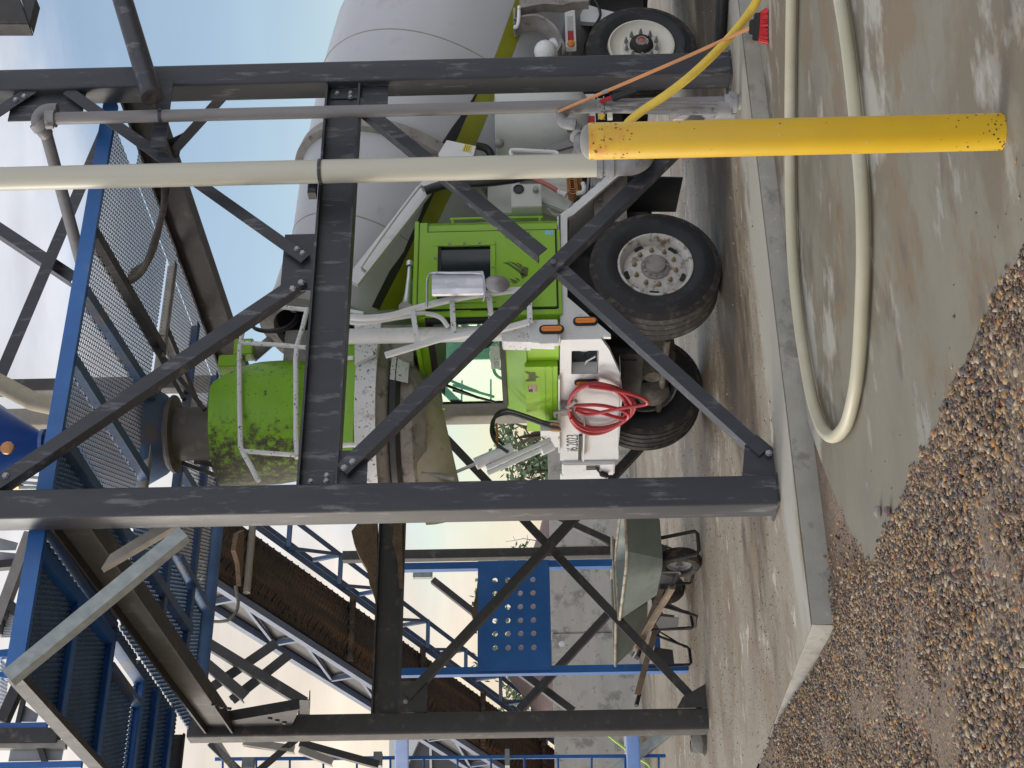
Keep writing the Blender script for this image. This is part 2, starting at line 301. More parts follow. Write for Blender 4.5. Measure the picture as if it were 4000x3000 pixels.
def hopper_paint():
    m_ = mat('mud_spattered_hopper', (.19, .42, .010), .45, 0, .12, 3, (1, 1, 1), [((.05, .06, .02), 24, .61, .04)]); t = m_.node_tree; b = t.nodes['Principled BSDF']; src = b.inputs['Base Color'].links[0].from_socket
    tcn = t.nodes.new('ShaderNodeTexCoord'); sp_ = t.nodes.new('ShaderNodeSeparateXYZ'); t.links.new(tcn.outputs['Object'], sp_.inputs[0])
    def mm(op, a, b_):
        n = t.nodes.new('ShaderNodeMath'); n.operation = op
        for i, v_ in enumerate((a, b_)):
            if isinstance(v_, (int, float)): n.inputs[i].default_value = v_
            else: t.links.new(v_, n.inputs[i])
        return n.outputs[0]
    def noise(k):
        nn = t.nodes.new('ShaderNodeTexNoise'); nn.inputs['Scale'].default_value = k; nn.inputs['Detail'].default_value = 8; nn.inputs['Roughness'].default_value = .7; t.links.new(tcn.outputs['Object'], nn.inputs['Vector']); return nn.outputs[0]
    # splashes gather where concrete drips: the outer left flank and along the low right lip
    lft = mm('MULTIPLY', mm('SUBTRACT', 1.83, sp_.outputs[0]), .75); lip = mm('MULTIPLY', mm('SUBTRACT', sp_.outputs[0], 2.28), .5)
    g = mm('ADD', mm('MAXIMUM', lft, mm('MAXIMUM', lip, -.05)), noise(16))
    for col, a_, b_ in (((.10, .17, .02, 1), .54, .66), ((.035, .04, .022, 1), .64, .72), ((.02, .018, .016, 1), .74, .80)):
        mr = t.nodes.new('ShaderNodeMapRange'); t.links.new(g, mr.inputs[0]); mr.inputs[1].default_value = a_; mr.inputs[2].default_value = b_
        mx_ = t.nodes.new('ShaderNodeMix'); mx_.data_type = 'RGBA'; t.links.new(mr.outputs[0], mx_.inputs[0]); t.links.new(src, mx_.inputs[6]); mx_.inputs[7].default_value = col; src = mx_.outputs[2]
    t.links.new(src, b.inputs['Base Color']); M['hopper'] = m_
hopper_paint()
def special():
    # belt: brown rubber with a chevron rib pattern worked into colour and bump, object coordinates
    m_ = mat('brown_chevron_belt', (.055, .041, .032), .85, 0, .25, 5, (1, 1, 1), [((.15, .085, .040), 3.0, .50, .16, (1.6, .12, .12))]); M['beltbrown'] = m_
    t = m_.node_tree; b = t.nodes['Principled BSDF']; tcn = t.nodes.new('ShaderNodeTexCoord'); sp = t.nodes.new('ShaderNodeSeparateXYZ'); t.links.new(tcn.outputs['Object'], sp.inputs[0])
    def mm(op, a, b_=None):
        n = t.nodes.new('ShaderNodeMath'); n.operation = op
        for i, v_ in enumerate((a, b_)):
            if v_ is None: continue
            if isinstance(v_, (int, float)): n.inputs[i].default_value = v_
            else: t.links.new(v_, n.inputs[i])
        return n.outputs[0]
    zig = mm('MULTIPLY', mm('PINGPONG', sp.outputs[0], .17), .55)
    wv = mm('SINE', mm('MULTIPLY', mm('ADD', sp.outputs[1], zig), 78))
    bn = t.nodes.new('ShaderNodeBump'); bn.inputs['Strength'].default_value = .9; bn.inputs['Distance'].default_value = .02; t.links.new(wv, bn.inputs['Height']); t.links.new(bn.outputs[0], b.inputs['Normal'])
    # windscreen: a tinted pane that reflects the sky
    g = bpy.data.materials.new('tinted_windscreen'); g.use_nodes = True; t = g.node_tree; t.nodes.clear(); o = t.nodes.new('ShaderNodeOutputMaterial')
    gl = t.nodes.new('ShaderNodeBsdfGlossy'); gl.inputs['Color'].default_value = (.70, .95, .84, 1); gl.inputs['Roughness'].default_value = .02
    tr = t.nodes.new('ShaderNodeBsdfTransparent'); tr.inputs['Color'].default_value = (.45, .68, .62, 1); mi = t.nodes.new('ShaderNodeMixShader'); mi.inputs[0].default_value = .42
    t.links.new(tr.outputs[0], mi.inputs[1]); t.links.new(gl.outputs[0], mi.inputs[2]); t.links.new(mi.outputs[0], o.inputs[0]); M['glass_mint'] = g
    # pebbles: colour by pebble attribute
    pm = bpy.data.materials.new('river_pebbles'); pm.use_nodes = True; t = pm.node_tree; b = t.nodes['Principled BSDF']; at = t.nodes.new('ShaderNodeAttribute'); at.attribute_name = 'tint'
    r = t.nodes.new('ShaderNodeValToRGB'); r.color_ramp.interpolation = 'CONSTANT'
    cols = [(.032, .03, .032), (.13, .088, .052), (.29, .18, .075), (.085, .05, .042), (.36, .24, .12), (.18, .125, .075), (.06, .046, .04), (.36, .29, .20), (.125, .055, .045), (.19, .142, .092), (.095, .085, .085), (.31, .15, .05), (.11, .075, .05), (.17, .12, .07)]
    while len(r.color_ramp.elements) < len(cols): r.color_ramp.elements.new(.5)
    for i, c in enumerate(cols): r.color_ramp.elements[i].position = i / len(cols); r.color_ramp.elements[i].color = c + (1,)
    t.links.new(at.outputs['Fac'], r.inputs[0]); t.links.new(r.outputs[0], b.inputs['Base Color']); b.inputs['Roughness'].default_value = .62; M['pebble'] = pm
    # gritty sand between the pebbles
    M['sand'] = mat('gravelly_sand', (.21, .155, .108), .95, 0, .25, 6, (1, 1, 1), [((.27, .25, .225), 1.7, .60, .1), ((.10, .07, .052), 85, .50, .08), ((.30, .21, .13), 110, .58, .06), ((.17, .11, .09), 45, .62, .05)], bump=.8, bscale=90)
    # wet, mud-washed slab: long stains along the kerb
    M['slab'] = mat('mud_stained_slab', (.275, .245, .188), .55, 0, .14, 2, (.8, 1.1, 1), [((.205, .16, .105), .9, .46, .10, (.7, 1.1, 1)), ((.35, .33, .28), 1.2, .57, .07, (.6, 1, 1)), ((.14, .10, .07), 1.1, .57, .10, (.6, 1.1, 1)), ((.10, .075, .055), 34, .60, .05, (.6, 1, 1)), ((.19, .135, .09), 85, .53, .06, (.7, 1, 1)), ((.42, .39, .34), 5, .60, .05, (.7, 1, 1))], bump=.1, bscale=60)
    M['apron'] = mat('washed_apron_concrete', (.178, .163, .126), .6, 0, .10, 2.2, (.7, 1.1, 1), [((.142, .122, .087), .7, .47, .06, (.6, 1, 1)), ((.165, .128, .082), 1.1, .52, .05, (.55, 1, 1)), ((.30, .285, .245), .75, .54, .04, (.5, .9, 1)), ((.235, .225, .195), 3.0, .595, .03, (.4, 1, 1)), ((.12, .105, .085), 2.2, .60, .05, (.5, 1, 1)), ((.05, .045, .04), 22, .70, .02), ((.12, .10, .08), 120, .64, .04)], bump=.08, bscale=80)
    # mud lies where the trucks stand, wet sheen along the kerb is painted as a pale strip
    t = M['slab'].node_tree; b = t.nodes['Principled BSDF']; src = b.inputs['Base Color'].links[0].from_socket; tcn = t.nodes.new('ShaderNodeTexCoord'); sp = t.nodes.new('ShaderNodeSeparateXYZ'); t.links.new(tcn.outputs['Object'], sp.inputs[0])
    def nz_(k, st):
        mp_ = t.nodes.new('ShaderNodeMapping'); mp_.inputs['Scale'].default_value = st; t.links.new(tcn.outputs['Object'], mp_.inputs[0]); q = t.nodes.new('ShaderNodeTexNoise'); q.inputs['Scale'].default_value = k; q.inputs['Detail'].default_value = 8; q.inputs['Roughness'].default_value = .62; t.links.new(mp_.outputs[0], q.inputs['Vector']); return q.outputs[0]
    def m2(op, a, b_):
        n = t.nodes.new('ShaderNodeMath'); n.operation = op
        for i, v_ in enumerate((a, b_)):
            if isinstance(v_, (int, float)): n.inputs[i].default_value = v_
            else: t.links.new(v_, n.inputs[i])
        return n.outputs[0]
    def over(fac, col, lo, hi):
        global_src = src
        mr = t.nodes.new('ShaderNodeMapRange'); t.links.new(fac, mr.inputs[0]); mr.inputs[1].default_value = lo; mr.inputs[2].default_value = hi
        mx_ = t.nodes.new('ShaderNodeMix'); mx_.data_type = 'RGBA'; t.links.new(mr.outputs[0], mx_.inputs[0]); t.links.new(global_src, mx_.inputs[6]); mx_.inputs[7].default_value = col + (1,); return mx_.outputs[2]
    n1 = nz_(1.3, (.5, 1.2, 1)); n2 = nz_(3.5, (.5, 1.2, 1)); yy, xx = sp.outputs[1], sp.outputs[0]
    kerb_sheen = m2('SUBTRACT', m2('ADD', n1, m2('MULTIPLY', n2, .35)), m2('MULTIPLY', m2('ABSOLUTE', m2('SUBTRACT', yy, -.25), 0), .55))
    src = over(kerb_sheen, (.335, .32, .275), .44, .60)
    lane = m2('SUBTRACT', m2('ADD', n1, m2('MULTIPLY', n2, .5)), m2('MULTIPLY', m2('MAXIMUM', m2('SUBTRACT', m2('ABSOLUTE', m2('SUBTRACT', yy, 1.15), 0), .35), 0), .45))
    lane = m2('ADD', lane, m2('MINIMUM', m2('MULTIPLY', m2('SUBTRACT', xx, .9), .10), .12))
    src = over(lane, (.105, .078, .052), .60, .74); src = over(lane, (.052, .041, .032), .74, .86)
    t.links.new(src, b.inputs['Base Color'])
special()
# ================================================================ SETTING
def ground():
    b = MB(); xs = [-90, -40, -20, -12, -8, -6] + list(np.linspace(-5, -1.05, 24)) + [-.9, .5, 3, 8, 20, 60, 140]; ys = [-30, -14, -9] + list(np.linspace(-7, 3, 40)) + [5, 9, 15, 30, 60, 120, 260]
    r2 = np.random.default_rng(3)
    def h(x, y):
        k = min(max((y + .6) / 1.95, 0), 1); k = k * k * (3 - 2 * k); a = min(max((-x - .90) / .12, 0), 1)
        z = .127 * k * a
        if x < -1.1 and y < 4 and x > -12: z += r2.uniform(-.012, .012) * min((-1.1 - x) * 2, 1)
        return z - (.0 if a else .02)
    for y in ys:
        for x in xs: b.v.append((x, y, h(x, y)))
    n = len(xs)
    for j in range(len(ys) - 1):
        for i in range(n - 1): b.f.append((j * n + i, j * n + i + 1, (j + 1) * n + i + 1, (j + 1) * n + i))
    tag(b.build('ground', M['sand'], smooth=60), kind='structure')
    # raised slab: top sheet + kerb face with a worn arris
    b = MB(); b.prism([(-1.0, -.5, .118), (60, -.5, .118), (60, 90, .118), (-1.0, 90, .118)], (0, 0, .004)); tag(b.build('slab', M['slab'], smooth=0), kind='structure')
    b = MB(); pts = []
    n = 90
    for k in range(n + 1):
        x = -1.0 + 13 * k / n; j = r2.uniform(-.004, .004)
        pts.append([(x, -.5 + .01, .117), (x, -.502, .110 + j * .5), (x, -.506, .03 + j), (x, -.508 + j, -.05)])
    for k in range(n):
        for q in range(3): b.add([pts[k][q + 1], pts[k + 1][q + 1], pts[k + 1][q], pts[k][q]], [(0, 1, 2, 3)])
    pts = []
    for k in range(31):
        y = -.508 + 2.6 * k / 30; j = r2.uniform(-.005, .005); pts.append([(-.99, y, .117), (-1.002, y, .110), (-1.008 + j, y, .03), (-1.012 + j, y, -.05)])
    for k in range(30):
        for q in range(3): b.add([pts[k][q], pts[k + 1][q], pts[k + 1][q + 1], pts[k][q + 1]], [(0, 1, 2, 3)])
    tag(b.build('kerb', M['concrete'], smooth=0), kind='structure')
    # poured apron in front of the kerb
    edge = []; y = -.62
    xo = [(-.18, -.80), (-.45, -1.0), (-.74, -1.22), (-1.06, -1.5)]
    yy = -1.6
    while yy > -9: xo.append((-1.13 - max(0, -2.2 - yy) * .03 + r2.uniform(-.02, .02) + .02 * math.sin(yy * 3), yy)); yy -= .12
    b = MB(); b.prism([(p[0], p[1], .0) for p in xo] + [(14, -9, 0), (14, -.512, 0), (.3, -.512, 0)], (0, 0, .004)); tag(b.build('apron', M['apron'], smooth=0), kind='structure')
    # dark joint strip of the newer pour nearest the viewer
    b = MB(); b.prism([(-.9, -5.2, .0045), (1.2, -4.05, .0045), (5, -3.55, .0045), (14, -3.2, .0045), (14, -9, .0045), (-.9, -9, .0045)], (0, 0, .004)); tag(b.build('apron_patch', mat('rough_apron_concrete', (.165, .15, .115), .85, 0, .2, 5, (.6, 1.4, 1), [((.26, .25, .215), 7, .56, .08), ((.11, .10, .08), 30, .6, .1)], bump=.2, bscale=50), smooth=0), kind='structure')
ground()
def pebbles():
    ico = [(0, 0, 1)] + [(math.cos(a) * .894, math.sin(a) * .894, .447) for a in np.arange(5) * 2 * math.pi / 5] + [(math.cos(a) * .894, math.sin(a) * .894, -.447) for a in (np.arange(5) + .5) * 2 * math.pi / 5] + [(0, 0, -1)]
    bm = bmesh.new(); bmesh.ops.create_icosphere(bm, subdivisions=2, radius=1); hv = np.array([v.co for v in bm.verts]); hf = np.array([[v.index for v in f.verts] for f in bm.faces]); bm.free()
    bm = bmesh.new(); bmesh.ops.create_icosphere(bm, subdivisions=1, radius=1); lv = np.array([v.co for v in bm.verts]); lf = np.array([[v.index for v in f.verts] for f in bm.faces]); bm.free()
    P = []
    def scatter(n, x0, x1, y0, y1, r0, r1, keep):
        x = rng.uniform(x0, x1, n); y = rng.uniform(y0, y1, n); r = r0 * (r1 / r0) ** (rng.uniform(0, 1, n) ** 2.2)
        for a, b_, c in zip(x, y, r):
            if keep(a, b_): P.append((a, b_, c))
    inview = lambda x, y: (x + 4.1) < (y + 8.35) * 1.05 + .3 and ((x + 4.1) > (y + 8.35) * .26 - .2 or ((x + 4.1) > (y + 8.35) * .05 - 1.2 and random.random() < .45))
    bare = lambda x, y: math.sin(x * 5.1 + y * 2.3) + math.sin(y * 4.1 - x * 1.7 + 1) + math.sin(x * 2.2 - y * 1.1 + 4)
    inside = lambda x, y: x < -1.12 - max(0, -2.2 - y) * .03 + .02 * math.sin(y * 9) + .012 * math.sin(y * 31) and (bare(x, y) < 2.0 or random.random() < .4)
    scatter(175000, -6.0, -1.06, -5.9, -1.5, .0042, .0150, lambda x, y: inview(x, y) and inside(x, y) and random.random() < .95)
    scatter(100000, -6.0, -.1, -1.6, 1.2, .005, .014, lambda x, y: inview(x, y) and (x < -1.02 or y < -.52) and x < -1.08 + max(0, y + 1.55) * 1.3 * (random.random() ** 2) + .0 and not (x > -1.05 and y > -.53) and (bare(x, y) < 1.8 or random.random() < .35) and random.random() < min(1, (-.6 - x) * 1.6 + .1))
    scatter(20000, -6.5, -1.05, 1.2, 5, .006, .014, lambda x, y: inview(x, y) and random.random() < .5)
    grit0 = len(P)
    clump = lambda x, y: .5 + .25 * math.sin(x * 1.3 + y * 2.1) + .25 * math.sin(y * 3.7 - x * .9 + 2)
    scatter(30000, -1.0, 7.5, -.1, 9, .0022, .0085, lambda x, y: inview(x, y) and random.random() < clump(x, y) * (1 if y > .5 else .25) * (.5 if x > 3 else 1))
    grit1 = len(P)
    scatter(60, -1.15, -.75, -4.6, -.7, .004, .009, lambda x, y: random.random() < (-.7 - x) * 2.4)
    vs, fs, tn = [], [], []; n0 = 0
    ov = np.array([(1, 0, 0), (0, 1, 0), (-1, 0, 0), (0, -1, 0), (0, 0, 1), (0, 0, -1)], float); of = np.array([(0, 1, 4), (1, 2, 4), (2, 3, 4), (3, 0, 4), (1, 0, 5), (2, 1, 5), (3, 2, 5), (0, 3, 5)])
    for ip, (x, y, r) in enumerate(P):
        grit = grit0 <= ip < grit1
        near = y < -2.6 and r > .011; bv, bf = (ov, of) if grit else (hv, hf) if near else (lv, lf)
        a = rng.uniform(0, 6.28); sx, sy, sz = r * rng.uniform(.8, 1.35), r * rng.uniform(.7, 1.0), r * rng.uniform(.5, .8)
        q = bv * (1 + .16 * rng.standard_normal((len(bv), 1)) * (.45 if near else .8)) * (sx, sy, sz); ca, sa = math.cos(a), math.sin(a); tl = rng.uniform(-.5, .5)
        q = np.c_[q[:, 0] * ca - q[:, 1] * sa, q[:, 0] * sa + q[:, 1] * ca, q[:, 2] + q[:, 0] * tl]
        k = min(max((y + .6) / 1.95, 0), 1); k = k * k * (3 - 2 * k); z0 = (.127 * k if x < -1.0 else 0)
        if x > -1.1: z0 += .004
        if grit: z0 = .122
        q += (x, y, z0 + sz * rng.uniform(.15, .6)); vs.append(q); fs.append(bf + n0); n0 += len(bv); tn += [rng.uniform(0, 1)] * len(bf)
    me = bpy.data.meshes.new('gravel'); v_ = np.concatenate(vs); f_ = np.concatenate(fs)
    me.vertices.add(len(v_)); me.vertices.foreach_set('co', v_.ravel()); me.loops.add(f_.size); me.loops.foreach_set('vertex_index', f_.ravel())
    me.polygons.add(len(f_)); me.polygons.foreach_set('loop_start', np.arange(0, f_.size, 3)); me.polygons.foreach_set('loop_total', np.full(len(f_), 3)); me.update(calc_edges=True)
    at = me.attributes.new('tint', 'FLOAT', 'FACE'); at.data.foreach_set('value', np.array(tn, dtype=np.float32)); me.polygons.foreach_set('use_smooth', [True] * len(f_))
    me.materials.append(M['pebble']); o = bpy.data.objects.new('gravel', me); COL.objects.link(o); tag(o, 'loose multicoloured river pebbles spread over sand beside the slab', 'gravel', kind='stuff')
pebbles()
# two dark stones that rolled onto the apron and a rock by the far column
for (px_, py_, r_, lab) in ((3428, 1998, .028, 'dark grey stone lying on the apron tip'), (3466, 1998, .026, 'dark red stone lying on the apron tip beside a grey one')):
    p = HZ(px_, py_, 0.02); solo('stone', M['stone'] if 'grey stone' in lab else M['pile'], lambda b: b.sphere((p.x, p.y, .02), r_, 10, (1.1, .9, .7)), lab, 'stone', loc=p)
p = HZ(2760, 2890, .12)
def rock(b):
    b.sphere((p.x, p.y + .05, .18), .11, 10, (1.3, .8, .75)); q = random.Random(2); b.v = [(x + q.uniform(-.02, .02), y + q.uniform(-.02, .02), z + q.uniform(-.02, .02)) for x, y, z in b.v]
solo('rock', M['stone'], rock, 'rough grey rock on the ground beside the foot of the far left column', 'rock', loc=p, smooth=25)

# ================================================================ STEEL FRAME
fr = thing('steel_frame', (0, 0, .12), 'dark grey bolted steel frame of columns, beams and cross braces straddling the mixer truck', 'steel frame')
S = M['steel']; FN = V((0, -1, 0))
cols = [(0, 0, 9.5), (3.55, 0, 9.5), (.19, 5.0, 4.9), (3.52, 5.0, 9.5)]
for cx0, cy0, top in cols:
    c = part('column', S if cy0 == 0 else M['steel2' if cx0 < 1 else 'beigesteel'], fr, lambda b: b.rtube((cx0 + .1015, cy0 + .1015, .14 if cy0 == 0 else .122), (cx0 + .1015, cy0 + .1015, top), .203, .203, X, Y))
    if cy0 == 0:
        bp = part('base_plate', S, fr, lambda b: b.box(cx0 - .02 if cx0 else .02, cx0 + .22, cy0 + .01, cy0 + .3, .121, .139), bevel=.003)
def beam(name, p0, p1, h, bw, mt=S): return part(name, mt, fr, lambda b: b.ibeam(p0, p1, h, bw))
bm1 = beam('beam', (.206, .10, 3.012), (3.547, .10, 3.012), .257, .15)
for xx, sg in ((.206, 1), (3.547, -1)):
    cl = part('clip_angle', S, fr, lambda b: (b.box(xx, xx + sg * .10, .082, .093, 2.91, 3.11),), bevel=.002)
    bolts(cl, [(xx + sg * .05, .081, zz) for zz in (2.96, 3.06)] + [(xx + sg * .05 + sg * .04, .081, 2.96)], FN, M['bolt'])
beam('beam', (.397, 5.10, 3.09), (3.517, 5.10, 3.09), .257, .15, M['steel2'])
beam('beam', (.10, .206, 4.60), (.29, 4.99, 4.60), .26, .15, M['dust_galv'] if 0 else M['steel2'])
beam('beam', (3.65, .206, 4.60), (3.62, 4.99, 4.60), .26, .15, M['steel2'])
# cross braces on the viewer's side (angle iron)
def brace(p0, p1, n=FN, leg=.095, mt=S, flip=1, name='brace'): return part(name, mt, fr, lambda b: b.angle(p0, p1, n, leg, .009, flip))
A0, A1 = HT(1335, 1835, .0), HT(2690, 520, .0); B0, B1 = HT(1395, 395, .04), HT(2985, 1765, .04)
ba = brace(A0, A1); crossp = HT(2160, 1020, 0)
ba.data  # front brace runs through; the rear one is cut in two at the crossing
bb1 = brace(B0, HT(2120, 985, .04), leg=.088); bb2 = brace(HT(2190, 1045, .04), B1, leg=.088)
bolts(ba, [HT(2162, 1026, -.003)], FN, M['steel'], .024)
g = part('gusset_plate', S, fr, lambda b: b.box(.206, .46, .055, .066, 2.70, 2.88), bevel=.002); bolts(ba, [HT(1345, 1827, -.003), HT(1378, 1803, -.003)], FN, M['bolt'], .019)
part('gusset_plate', S, fr, lambda b: b.box(3.30, 3.547, .075, .086, 2.68, 2.88), bevel=.002)
part('gusset_plate', S, fr, lambda b: b.prism([(.206, .06, .125), (.42, .06, .125), (.52, .06, .22), (.45, .06, .30), (.206, .06, .34)], (0, .011, 0))); bolts(bb2, [HT(3003, 1770, .03)], FN, M['bolt'], .019)
C0, C1 = HT(-40, 1905, .03), HT(1180, 1085, .03); D0, D1 = HT(1192, 1010, .03), HT(262, 352, .03)
bc = brace(C0, C1); bd = brace(D0, D1, flip=1, leg=.085)
part('gusset_plate', S, fr, lambda b: b.box(1.72, 2.20, .075, .086, 3.141, 3.36), bevel=.002)
bolts(bc, [HT(1143, 1127, .027), HT(1176, 1103, .027), HT(22, 1858, .027)], FN, M['bolt'], .019); bolts(bd, [HT(1182, 988, .027), HT(1160, 972, .027)], FN, M['bolt'], .017)
be = brace(HT(130, 345, .03), HT(-60, 470, .03)); bolts(be, [HT(62, 390, .027), HT(95, 376, .027)], FN, M['bolt'], .017)
part('gusset_plate', S, fr, lambda b: b.box(3.30, 3.547, .075, .086, 4.95, 5.5), bevel=.002)
brace(HS(670, 600, 3.6), HS(900, 345, 3.6), V((-1, 0, 0)), .08)
part('gusset_plate', S, fr, lambda b: b.prism([HS(640, 560, 3.62), HS(650, 640, 3.62), HS(700, 610, 3.62), HS(720, 520, 3.62)], (.012, 0, 0)))
# rear frame X braces
for p0, p1 in ((HT(1590, 2720, 4.99), V((3.44, 4.99, .32))), (V((.42, 5.10, .16)), V((3.45, 5.10, 2.68)))): brace(p0, p1, FN, .085, M['steel2'])
gp = part('gusset_plate', M['steel2'], fr, lambda b: b.box(.397, .70, 5.02, 5.032, 2.70, 2.958), bevel=.002); bolts(gp, [(.50, 5.019, 2.9), (.58, 5.019, 2.82)], FN, M['dust_galv'], .02)
bolts(fr, [], FN, M['bolt'])
part('gusset_plate', M['steel2'], fr, lambda b: b.prism([(.397, 5.01, .125), (.62, 5.01, .125), (.5, 5.01, .34), (.397, 5.01, .40)], (0, .012, 0)))
# side bracing between near and far left columns, above head height
brace(HS(1190, 2790, .30), HS(1190, 2735, .30), V((-1, 0, 0)), .09, M['steel2'])
kn = part('knee_brace', M['steel2'], fr, lambda b: b.prism([HS(820, 2830, .28), HS(1170, 2770, .28), HS(1130, 2855, .28), HS(850, 2865, .28)], (.10, 0, 0)))
bolts(kn, [HS(835 + 30 * i, 2745 + 8 * i + 6, .16) for i in range(3)] + [HS(1055 + 28 * i, 2805 + 8 * i, .16) for i in range(3)], (-1, 0, 0), M['steel2'], .02)
# brown sand heaped along the rear beam
solo('sand_heap', M['sandpile'], lambda b: (b.prism([HT(x, y, 5.16) for x, y in ((1462, 2030), (1420, 2042), (1378, 2095), (1388, 2140), (1408, 2190), (1438, 2240), (1448, 2300), (1468, 2350), (1472, 2380), (1480, 2250), (1478, 2100), (1476, 2030))], (0, -.12, 0)), b.prism([HT(x, y, 5.02) for x, y in ((1572, 2040), (1540, 2060), (1533, 2120), (1552, 2180), (1560, 2300), (1574, 2300))], (0, -.03, 0))), 'brown heap of caked sand spilled over the rear steel beam', 'sand')

# conveyor-side support bent further back
sb = thing('support_frame', (3.34, 8, .12), 'slim dark steel support bent behind the blue stand, with crossing flat braces', 'support frame')
part('column', M['steel2'], sb, lambda b: b.rtube((3.35, 8.06, .122), (3.35, 8.06, 4.0), .12, .12, X, Y, .015))
for pa, pb, q7 in (((2025, 2772), (2405, 2362), 8), ((1990, 2590), (2240, 2775), 8.12), ((2170, 2015), (2420, 2128), 8)): part('brace', M['steel2'], sb, lambda b: b.angle(HT(*pa, q7), HT(*pb, q7), FN, .085))
br = part('bracket', M['galv'], sb, lambda b: b.box(HT(1618, 2264, 8).x, HT(1618, 2228, 8).x, 7.93, 8.0, HT(1690, 2240, 8).z, HT(1615, 2240, 8).z), bevel=.004)
part('brace', M['steel2'], sb, lambda b: b.angle(HT(1690, 2262, 7.95), HT(1880, 2412, 7.95), FN, .075))
lt = thing('bracing_lattice', (2.0, 9.0, 3.0), 'black crossing angle braces silhouetted against the cream sky beside the conveyor', 'bracing')
for pa, pb in (((815, 2512), (1192, 2742)), ((1188, 2738), (1190, 2800)), ((1080, 2510), (790, 2710)), ((1130, 2555), (905, 2735)), ((800, 2585), (960, 2720))):
    q7 = 7 + (.13 if pa[0] in (1080, 1130) else 0); part('brace', M['steel2'], lt, lambda b: b.angle(HT(*pa, q7), HT(*pb, q7), FN, .11))
lf = thing('lower_bracing', (.3, 5.6, 2.5), 'dark and pale diagonal struts left of the far column near the frame edge', 'bracing')
for pa, pb, mm_ in (((1180, 2770), (1165, 2880), 'steel2'), ((1165, 2880), (1010, 3010), 'steel2'), ((820, 2900), (985, 3060), 'steel2'), ((845, 2895), (950, 3060), 'dust_galv'), ((1170, 2900), (1480, 2985), 'steel2'), ((950, 2895), (1150, 2925), 'dust_galv'), ((1170, 2925), (1300, 2975), 'dust_galv'), ((820, 2862), (1140, 2850), 'dust_galv')): part('strut', M[mm_], lf, lambda b: b.angle(HT(*pa, 5.9), HT(*pb, 5.9), FN, .07))

# ================================================================ OVERHEAD PLATFORM
pl = thing('walkway_platform', (1.5, 2.2, 4.8), 'blue edged overhead walkway floored with see-through expanded metal mesh', 'walkway')
part('edge_channel', M['blue'], pl, lambda b: b.chan((-.95, .26, 4.825), (3.62, .26, 4.825), .105, .05, (0, 1, 0)))
part('edge_channel', M['steel2'], pl, lambda b: b.chan((-.95, .27, 4.82), (-.93, 4.4, 4.82), .10, .05, (1, 0, 0)))
part('edge_channel', M['bluedust'], pl, lambda b: (b.chan((3.62, 4.99, 4.82), (.40, 4.99, 4.82), .14, .05, (0, -1, 0))))
part('edge_channel', M['bluedust'], pl, lambda b: b.chan((1.38, 3.6, 4.82), (1.40, 4.94, 4.82), .14, .05, (-1, 0, 0)))
part('edge_channel', M['steel2'], pl, lambda b: b.chan((.02, 4.40, 4.82), (-.93, 4.40, 4.82), .12, .05, (0, -1, 0)))
for tt, x0, x1 in ((1.14, -.9, -.02), (2.02, -.9, .0), (2.95, -.9, .05), (3.42, -.9, .1), (3.95, -.9, .12)): part('joist', M['blue'], pl, lambda b: b.angle((x0, tt, 4.77), (x1, tt, 4.77), (0, 0, -1), .085))
for tt, x0, x1 in ((2.33, 1.35, 3.6), (3.3, .35, 3.6), (4.2, .35, 3.6)): part('joist', M['dust_galv' if tt < 3 else 'bluedust'], pl, lambda b: b.angle((x0, tt, 4.77), (x1, tt, 4.77), (0, 0, -1), .085))
for x0, x1, t0, t1, mm_ in ((2.42, 2.70, .3, 2.34, 'steel2'), (1.91, 2.20, .3, 2.34, 'bluedust'), (1.34, 1.50, .3, 2.34, 'bluedust'), (2.9, 2.9, 2.36, 4.3, 'steel2'), (2.1, 2.2, 3.32, 4.3, 'bluedust'), (.75, .95, .3, 4.3, 'bluedust'), (.62, .62, 2.4, 4.35, 'blue'), (-.1, -.02, .3, 2.0, 'blue')): part('joist', M[mm_], pl, lambda b: b.angle((x0, t0, 4.765), (x1, t1, 4.765), (0, 0, -1), .085))
def lattice(b, x0, x1, y0, y1, z, px_=.036, py_=.092, wd=.0042, hh=.006):
    nx = int((x1 - x0) / px_); ny = int((y1 - y0) / py_)
    for j in range(ny):
        ya, ym, yb = y0 + j * py_, y0 + (j + .5) * py_, y0 + (j + 1) * py_
        for i in range(nx):
            xa, xm, xb = x0 + i * px_, x0 + (i + .5) * px_, x0 + (i + 1) * px_
            for (p, q) in (((xa, ym), (xm, ya)), ((xm, ya), (xb, ym)), ((xa, ym), (xm, yb)), ((xm, yb), (xb, ym))):
                n_ = len(b.v); dx, dy = q[0] - p[0], q[1] - p[1]; l = math.hypot(dx, dy); ux, uy = -dy / l * wd / 2, dx / l * wd / 2
                b.v += [(p[0] - ux, p[1] - uy, z), (q[0] - ux, q[1] - uy, z), (q[0] + ux, q[1] + uy, z), (p[0] + ux, p[1] + uy, z), (p[0] - ux, p[1] - uy, z + hh), (q[0] - ux, q[1] - uy, z + hh), (q[0] + ux, q[1] + uy, z + hh), (p[0] + ux, p[1] + uy, z + hh)]
                b.f += [(n_ + 3, n_ + 2, n_ + 1, n_), (n_ + 4, n_ + 5, n_ + 6, n_ + 7), (n_, n_ + 1, n_ + 5, n_ + 4), (n_ + 2, n_ + 3, n_ + 7, n_ + 6)]
